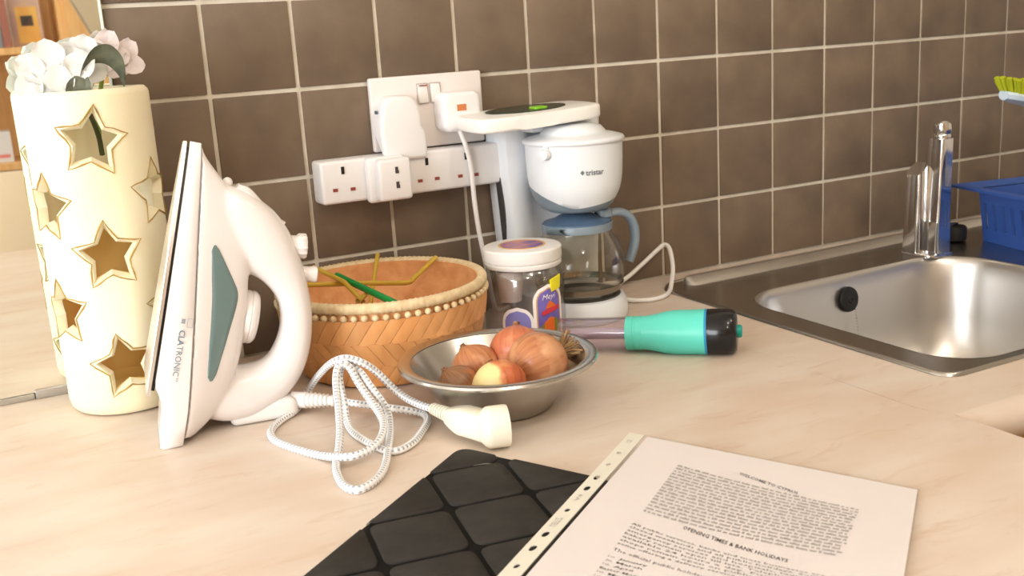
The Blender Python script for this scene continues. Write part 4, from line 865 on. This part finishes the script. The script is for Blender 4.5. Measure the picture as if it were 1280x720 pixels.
obj('label_picture', on_jar([(.023, .0435), (.037, .0455), (.034, .0495), (.029, .0525), (.026, .049)], 4), M_lor, lb)
obj('label_banner', on_jar([(.0185, .0365), (.0415, .0415), (.0415, .0465), (.0185, .0415)], 5), M_lred, lb)
sc = text_mesh('Meyi', 0); hh = .0062
obj('label_lettering', G().add([((JR + .0016) * math.cos(jc + (.0195 + (x + .3 * y) * hh) / JR), (JR + .0016) * math.sin(jc + (.0175 + (x + .3 * y) * hh) / JR), .0545 + y * hh + x * .0005) for x, y, *_ in sc.v], sc.f), M_lw, lb, smooth=False)
lb2 = obj('side_label', on_jar(arch(-.028, .0088, .010, .0485), 0), M_lw, jr); obj('label_field', on_jar(arch(-.0245, .0055, .010, .0445), 1), M_lil, lb2)
o = obj('price_sticker', on_jar([(.0320, .0625), (.0455, .0650), (.0475, .0800), (.0305, .0765)], 6), M_yels, jr); o['label'] = 'bright yellow price sticker'
# scoop seen through the jar wall
o = obj('measuring_cup', lathe([(.0125, .050), (.016, .086), (.0150, .086), (.0118, .052), (0, .052), (0, .050)], 24, cx=-.022, cy=-.008), mat('milky_plastic', lin(226, 216, 212), .4), jr); o['label'] = 'milky cup hanging inside the jar'

# ------------------------------------------------------------------ turquoise torch lying on the worktop
M_teal = mat('turquoise', lin(94, 212, 194), 0.42, coat=.1); M_teald = mat('teal_button', lin(0, 160, 148), .4); M_bl = mat('blue_seal', lin(40, 140, 190), .4)
M_tube = thin_glass('clear_tube', (.93, .90, .94, 1), .08, .6, .07)
A_, B_ = Vector((.3060, -.2090, .0185)), Vector((.4440, -.3345, .0245)); d_ = B_ - A_; Lt = d_.length; qt = d_.to_track_quat('Z', 'Y').to_matrix().to_4x4()
tr = thing('torch', 'turquoise cylindrical torch with black end cap lying in front of the sink', 'torch', A_[:])
tp_ = lambda prof, seg=40, cap=True: lathe(prof, seg, cap=cap).xf(qt)
s0 = .0745
obj('clear_tube', tp_([(0, 0), (.0165, 0), (.0178, .001), (.0178, s0 + .006), (.0166, s0 + .006), (.0166, .0014), (0, .0014)], cap=False), M_tube, tr, sharp=60)
obj('inner_core', tp_([(0, .012), (.0062, .012), (.0062, s0 + .004), (0, s0 + .004)]), mat('mauve_core', lin(196, 182, 190), .4), tr)
obj('grip', tp_([(0, s0 + .004), (.0170, s0), (.0186, s0 + .0005), (.0186, s0 + .008), (.0180, s0 + .0085), (.0180, s0 + .0105), (.0186, s0 + .011), (.0186, s0 + .018), (.0182, s0 + .0185), (.0188, s0 + .024), (.0205, s0 + .033), (.0228, s0 + .043), (.0240, s0 + .052), (.0243, s0 + .060), (.0243, Lt - .0335), (.0245, Lt - .0325), (.0245, Lt - .0265), (0, Lt - .0265)], 56), M_teal, tr)
obj('seal_ring', tp_([(.0240, Lt - .0268), (.0247, Lt - .0266), (.0247, Lt - .0242), (.0240, Lt - .0240)], 48), M_bl, tr)
obj('end_cap', tp_([(0, Lt - .0245), (.0242, Lt - .0245), (.0247, Lt - .0235), (.0247, Lt - .0035), (.0235, Lt + .003), (.0205, Lt + .0062), (.017, Lt + .0068), (0, Lt + .0068)], 56), mat('gloss_black', (.008, .008, .009, 1), .18), tr)
o = obj('push_button', tp_([(0, Lt + .0062), (.0070, Lt + .0062), (.0070, Lt + .0102), (.0058, Lt + .0120), (0, Lt + .0124)], 24), M_teald, tr); o['label'] = 'small teal push button on the end cap'

# ------------------------------------------------------------------ black folder with raised panels
M_fold = mat('black_folder', lin(40, 37, 34), 0.7, spec=.3, col2=lin(50, 46, 42), scale=60, bump=.15, bscale=900)
M_groove = mat('black_groove', lin(12, 11, 10), 0.7, spec=.2)
F0 = Vector((.0850, -.4130)); ex_ = Vector((.058, -.113)).normalized(); ey_ = Vector((-.183, -.141)).normalized()
fw, fh = .185, .31
def fpoly(ins, r, n=7):
    cs = [F0 + ex_ * ins + ey_ * ins, F0 + ex_ * (fw - ins) + ey_ * ins, F0 + ex_ * (fw - ins) + ey_ * (fh - ins), F0 + ex_ * ins + ey_ * (fh - ins)]; out = []
    for i in range(4):
        p, a, b = cs[i], (cs[i - 1] - cs[i]).normalized(), (cs[(i + 1) % 4] - cs[i]).normalized()
        for k in range(n + 1):
            t = k / n; q0, q1 = p + a * r, p + b * r; out.append(tuple(q0 * (1 - t) ** 2 + p * 2 * t * (1 - t) + q1 * t * t))
    return out
fo = thing('folder', 'black folder embossed with rounded rectangular panels lying under the papers', 'folder', (.04, -.52, 0))
obj('cover', rel(fo, prism(fpoly(0, .016), .0003, .0062, .002, 3)), M_groove, fo)
def clip(sub, cl):
    ar = sum(cl[i - 1][0] * cl[i][1] - cl[i][0] * cl[i - 1][1] for i in range(len(cl))); sgn = 1 if ar > 0 else -1
    out = list(sub)
    for i in range(len(cl)):
        a, b = Vector(cl[i - 1]), Vector(cl[i]); 
        if (b - a).length < 1e-7: continue
        inp, out = out, []
        side = lambda p: sgn * ((b.x - a.x) * (p[1] - a.y) - (b.y - a.y) * (p[0] - a.x))
        for j in range(len(inp)):
            p, q_ = inp[j - 1], inp[j]; sp0, sq0 = side(p), side(q_)
            if sq0 >= 0:
                if sp0 < 0: t = sp0 / (sp0 - sq0); out.append((p[0] + (q_[0] - p[0]) * t, p[1] + (q_[1] - p[1]) * t))
                out.append(q_)
            elif sp0 >= 0: t = sp0 / (sp0 - sq0); out.append((p[0] + (q_[0] - p[0]) * t, p[1] + (q_[1] - p[1]) * t))
        if not out: return []
    return out
N0 = Vector((.027, -.518)); Av = Vector((-.011, -.066)); Bv = Vector((.063, -.010))
cp = fpoly(.0012, .015)
for i in range(-4, 5):
    for j in range(-4, 6):
        o0 = N0 + Av * i + Bv * j; e = .030; cell = []
        cor = [o0 + Av * e + Bv * e, o0 + Av * e + Bv * (1 - e), o0 + Av * (1 - e) + Bv * (1 - e), o0 + Av * (1 - e) + Bv * e]
        for k in range(4):
            p, a, b = cor[k], (cor[k - 1] - cor[k]).normalized(), (cor[(k + 1) % 4] - cor[k]).normalized()
            for t in (0, .25, .5, .75, 1): q0, q1 = p + a * .009, p + b * .009; cell.append(tuple(q0 * (1 - t) ** 2 + p * 2 * t * (1 - t) + q1 * t * t))
        c2 = clip(cell, cp); c3 = []
        for p in c2:
            if not c3 or (Vector(p) - Vector(c3[-1])).length > 2e-4: c3.append(p)
        if len(c3) > 2 and (Vector(c3[0]) - Vector(c3[-1])).length < 2e-4: c3.pop()
        if len(c3) < 3: continue
        ar = abs(sum(c3[k - 1][0] * c3[k][1] - c3[k][0] * c3[k - 1][1] for k in range(len(c3)))) / 2
        if ar < 4e-5: continue
        obj('panel', rel(fo, prism(c3, .0058, .0078, .0007, 1)), M_fold, fo, sharp=60)

M_paleline = mat('line_grey', lin(112, 108, 102), .6)
for pts in ([(.046, -.4475), (.060, -.4500), (.078, -.4555), (.088, -.4590), (.0935, -.470), (.0945, -.486)], [(.0265, -.476), (.024, -.490)], [(.066, -.5315), (.076, -.5330)], [(-.026, -.500), (-.034, -.507)], [(.120, -.520), (.137, -.523)]):  # thin pale grey lines laid between the folder panels
    P_ = catmull([(x, y, .0068) for x, y in pts], 4); o = obj('pale_line', rel(fo, tube(P_, .0011, 6, flat=.35, up=(0, 0, 1))), M_paleline, fo); o['label'] = 'pale grey line between panels'

# ------------------------------------------------------------------ printed sheets in a clear punched pocket
M_paper = mat('paper', lin(240, 233, 232), .55); M_ink = mat('ink', lin(84, 80, 80), .8); M_inkl = mat('ink_soft', lin(132, 126, 125), .8); M_inkp = mat('ink_pale', lin(176, 169, 167), .8)
M_strip = mat('pocket_strip', lin(226, 222, 208), .35)
TL, TR_, BL, BR_ = Vector((.2095, -.4876, .0140)), Vector((.3301, -.6847, .0040)), Vector((.0062, -.6382, .0140)), Vector((.2234, -.7682, .0060))
def pgp(s, t, h=0.0):
    p = TL * (1 - s) * (1 - t) + TR_ * s * (1 - t) + BL * (1 - s) * t + BR_ * s * t; return p + Vector((0, 0, h))
TE = 1.18
def sheet(s0, s1, t0, t1, h0, h1, ns=14, nt_=16):
    g = G(); vs = []
    for h in (h0, h1): vs += [pgp(s0 + (s1 - s0) * i / ns, t0 + (t1 - t0) * j / nt_, h) for j in range(nt_ + 1) for i in range(ns + 1)]
    m = (ns + 1) * (nt_ + 1); fs = []
    for b in (0, m): fs += [(b + j * (ns + 1) + i, b + j * (ns + 1) + i + 1, b + (j + 1) * (ns + 1) + i + 1, b + (j + 1) * (ns + 1) + i) for j in range(nt_) for i in range(ns)]
    bd = [i for i in range(ns + 1)] + [j * (ns + 1) + ns for j in range(1, nt_ + 1)] + [nt_ * (ns + 1) + i for i in range(ns - 1, -1, -1)] + [j * (ns + 1) for j in range(nt_ - 1, 0, -1)]
    fs += [(bd[i], bd[(i + 1) % len(bd)], bd[(i + 1) % len(bd)] + m, bd[i] + m) for i in range(len(bd))]
    return g.add(vs, fs)
dc_ = thing('document', 'printed white document in a clear punched plastic pocket on the folder', 'document', (.2, -.64, 0))
obj('page', rel(dc_, sheet(.071, 1, .004, TE, -.0012, 0)), M_paper, dc_, sharp=30)
# punched strip with real holes
hl = [(.171, 0), (.2687, 1), (.3711, 2), (.4523, 2), (.6071, 1), (.7620, 2), (.8461, 2), (.9482, 1), (1.05, 2)]
holes = [[(.0262 + (.0095 if k == 2 else .0078) * math.cos(a), t + (.0180 if k == 2 else .0125) * math.sin(a)) for a in np.linspace(0, 2 * PI, 17)[:-1]][::-1] for t, k in hl]
st_ = plate_hole([(0.0, 0.0), (.0585, 0.0), (.0585, TE), (0, TE)], holes, 0, 1); st_.v = [tuple(pgp(s, t, -.0004 + .0007 * z)) for s, t, z in st_.v]
obj('punched_strip', rel(dc_, st_), M_strip, dc_, smooth=False)
M_film = bpy.data.materials.new('clear_film'); M_film.use_nodes = True
nt = M_film.node_tree; b = nt.nodes['Principled BSDF']; nt.nodes.remove(b)
tb = nt.nodes.new('ShaderNodeBsdfTransparent'); gb_ = nt.nodes.new('ShaderNodeBsdfGlossy'); gb_.inputs['Roughness'].default_value = .12; mx = nt.nodes.new('ShaderNodeMixShader'); mx.inputs[0].default_value = .06
nt.links.new(tb.outputs[0], mx.inputs[1]); nt.links.new(gb_.outputs[0], mx.inputs[2]); nt.links.new(mx.outputs[0], nt.nodes['Material Output'].inputs[0])
o = obj('pocket_film', rel(dc_, sheet(.060, 1.006, .0, TE, .0009, .0010, 8, 8)), M_film, dc_); o['label'] = 'clear plastic film over the page'
def block(c00, c10, c01, c11):
    """bilinear text block: corner (s,t) pairs top-left, top-right, bottom-left, bottom-right"""
    c00, c10, c01, c11 = map(Vector, (c00, c10, c01, c11))
    def f(x, y): p = c00 * (1 - x) * (1 - y) + c10 * x * (1 - y) + c01 * (1 - x) * y + c11 * x * y; return pgp(p.x, p.y, .0004)
    return f
def put_text(s, f, x0, x1, y0, y1, bold=0.0, fit=True):
    """set a line between x0 and x1 with cap height y0-y1 (y grows down the page)"""
    g = text_mesh(s, bold, 1); k = (x1 - x0) / g.w; return G().add([f(x0 + x * k, y1 - y * (y1 - y0)) for x, y, *_ in g.v], g.f)
ink = G(); soft = G(); pale = G(); rnd = random.Random(3)
F1 = block((.2447, .1852), (.8503, .3495), (.2442, .5807), (.8387, .8445)); NL = 17
for ln in range(NL):
    x = 0.0; y0 = ln / NL; first = True
    while x < .985:
        wl_ = rnd.choice((2, 3, 4, 5, 5, 6, 7, 8, 9)); 
        for k in range(wl_):
            if x > .99: break
            cw = .0072 * rnd.uniform(.7, 1.05); hgt = rnd.choice((.40, .40, .45, .62)); a, b2 = y0 + (.68 - hgt) / NL, y0 + .68 / NL
            pale.add([F1(x, a), F1(x + cw * .78, a), F1(x + cw * .78, b2), F1(x, b2)], [(0, 1, 2, 3)]); x += cw
        x += .0100
        if ln == NL - 1 and x > .96: break
soft.join(put_text('WELCOME TO CYPRUS', block((.4515, .162), (.6551, .264), (.4515, .188), (.6551, .290)), 0, 1, 0, 1, .02))
ink.join(put_text('OPENING TIMES & BANK HOLIDAYS', block((.3852, .650), (.7049, .871), (.3852, .676), (.7049, .897)), 0, 1, 0, 1, .012))
P2 = block((.2375, .6522), (.8100, .995), (.2391, .8080), (.8150, 1.150))
for i, (s, xe) in enumerate((('All public services, banks and most businesses are', 1), ('closed weekends and all public holidays. Some', 1), ('emergency services and hospitals, taxis and', 1), ('bakery remain open till late. Telephones are', 1), ('available 24 hours a day. Fuel stations', 1), ('shops remain open on public holidays', .9), ('some offering a delivery service.', .62))):
    soft.join(put_text(s, P2, 0, xe, i / 7 + .01, i / 7 + .095, .008))
P3 = block((.2389, .8241), (.8389, 1.200), (.2389, .845), (.8389, 1.221))
soft.join(put_text('The official public holidays for closing of the shops are:', P3, 0, 1, .05, .85, .004))
P4 = block((.2400, .8700), (.6400, 1.075), (.2400, 1.010), (.6400, 1.215))
for i, (n_, s, xe) in enumerate((('1st', 'January', .21), ('25th', 'March', .19), ('1st', 'April', .14), ('', 'Easter Monday', .36), ('1st', 'May', .11), ('1st', 'October', .19))):
    if n_: soft.join(put_text(n_, P4, 0, .05, i / 6 + .03, i / 6 + .10)); ink.join(put_text(s, P4, .085, .085 + xe, i / 6 + .03, i / 6 + .11, .012))
    else: ink.join(put_text(s, P4, 0, xe, i / 6 + .03, i / 6 + .11, .012))
obj('bold_print', rel(dc_, ink), M_ink, dc_, smooth=False); obj('body_print', rel(dc_, soft), M_inkl, dc_, smooth=False); obj('fine_print', rel(dc_, pale), M_inkp, dc_, smooth=False)
pt = G()
for s, t0, t1, hgt in (('CE', .06, .085, .018), ('A4', .50, .545, .014), ('LEITZ', .66, .715, .020)):
    g = text_mesh(s, .01, 1); k = (t1 - t0) / g.w; pt.add([pgp(.0265 - hgt / 2 + y * hgt, t1 - x * k, .0005) for x, y, *_ in g.v], g.f)
obj('strip_print', rel(dc_, pt), mat('faint_print', lin(178, 172, 164), .6), dc_, smooth=False)

# ------------------------------------------------------------------ bookcase across the room, seen in the mirror
M_cream = mat('cream_board', lin(232, 214, 186), .5)
bc = thing('bookcase', 'light pine bookcase with cream lower doors seen in the mirror', 'bookcase', (-.30, -2.45, -.9))
bx = lambda *a, **k: rel(bc, box(*a, **k))
obj('back_panel', bx(-.95, .09, -2.62, -2.605, -.85, 1.0), M_pine, bc, smooth=False)
for z in (.0385, .374, .74, .98): obj('shelf', bx(-.95, .072, -2.605, -2.30, z, z + .020), M_pine, bc, smooth=False)
obj('side_panel', bx(-.97, -.95, -2.62, -2.30, -.9, 1.0), M_pine, bc, smooth=False); obj('side_panel', bx(.071, .091, -2.62, -2.31, -.9, 1.0), M_pine, bc, smooth=False)
gus = prism([(.0915, .02), (.325, .02), (.0955, .55), (.0915, .55)], 0, .02); gus.v = [(x, -2.30 - z, y) for x, y, z in gus.v]
obj('sloped_brace', rel(bc, gus), M_pine, bc, smooth=False)
edge = tube([(.3265, -2.31, .02), (.0965, -2.31, .55)], .0085, 6); obj('brace_edge', rel(bc, edge), mat('grey_edge', lin(176, 168, 152), .5), bc)
for k in range(2): d = obj('door', bx(-.948 + .51 * k, -.442 + .51 * k, -2.318, -2.30, -.88, .036, bev=.003), M_cream, bc)
obj('plinth', bx(-.95, .072, -2.60, -2.33, -.9, -.88), M_pine, bc, smooth=False)
ccol = [(150, 96, 84), (128, 130, 136), (176, 150, 110), (90, 70, 66), (186, 176, 176), (120, 110, 96), (168, 120, 112), (96, 104, 100), (196, 160, 120), (140, 128, 132), (60, 56, 58), (180, 190, 200)]
cm_ = [mat('case_spine', lin(*c), .4) for c in ccol]
x = -.34; k = 0
names = ['rust', 'grey', 'tan', 'dark brown', 'silver', 'olive grey', 'dusty pink', 'green grey', 'amber', 'mauve grey', 'black', 'pale blue']
ORD = ['standing against the booklet', 'second from the booklet', 'third from the booklet', 'fourth from the booklet', 'fifth from the booklet', 'sixth from the booklet', 'seventh from the booklet', 'eighth from the booklet', 'ninth from the booklet', 'tenth from the booklet', 'eleventh from the booklet', 'twelfth from the booklet']
x = -.0645
while k < 9:
    wd = random.choice((.013, .015, .015, .017, .022)); h_ = random.uniform(.15, .20); x -= wd + .0012
    o = obj('disc_case', box(-wd / 2, wd / 2, -.065, .065, 0, h_, .001, 1), cm_[k]); o.location = (x + wd / 2, -2.375, .3945)
    tag(o, '%s disc case on the bookcase shelf in the mirror, %s' % (names[k], ORD[k]), 'disc case', 'disc cases on the bookcase'); k += 1
bk_ = thing('booklet', 'orange booklet with a dark picture leaning on the bookcase shelf', 'booklet', (-.012, -2.375, .3945), .18)
lean = Matrix.Rotation(-.12, 4, 'X')
obj('cover', box(-.044, .044, -.010, .010, .0, .150, .001, 1).xf(lean), mat('cover_tan', lin(204, 172, 150), .4, col2=lin(190, 160, 160), scale=14), bk_)
obj('front_picture', box(-.026, .034, .0100, .0108, .012, .118).xf(lean), mat('cover_orange', lin(226, 170, 92), .4, col2=lin(236, 200, 110), scale=18), bk_)
obj('dark_inset', box(-.014, .020, .0108, .0114, .062, .092).xf(lean), mat('cover_dark', lin(92, 80, 74), .4, col2=lin(60, 52, 50), scale=40), bk_)
obj('white_spine', box(-.0475, -.0442, -.010, .010, 0, .150).xf(lean), M_white, bk_)
cr = thing('carton', 'pale grey carton with red print on the lower bookcase shelf', 'box', (-.185, -2.40, .0587))
obj('carton_body', box(-.075, .075, -.05, .05, 0, .092, .001, 1), mat('carton_grey', lin(206, 204, 206), .6), cr)
obj('red_print', box(-.066, .066, .05, .0506, .014, .024), mat('carton_red', lin(206, 120, 112), .6), cr, smooth=False)
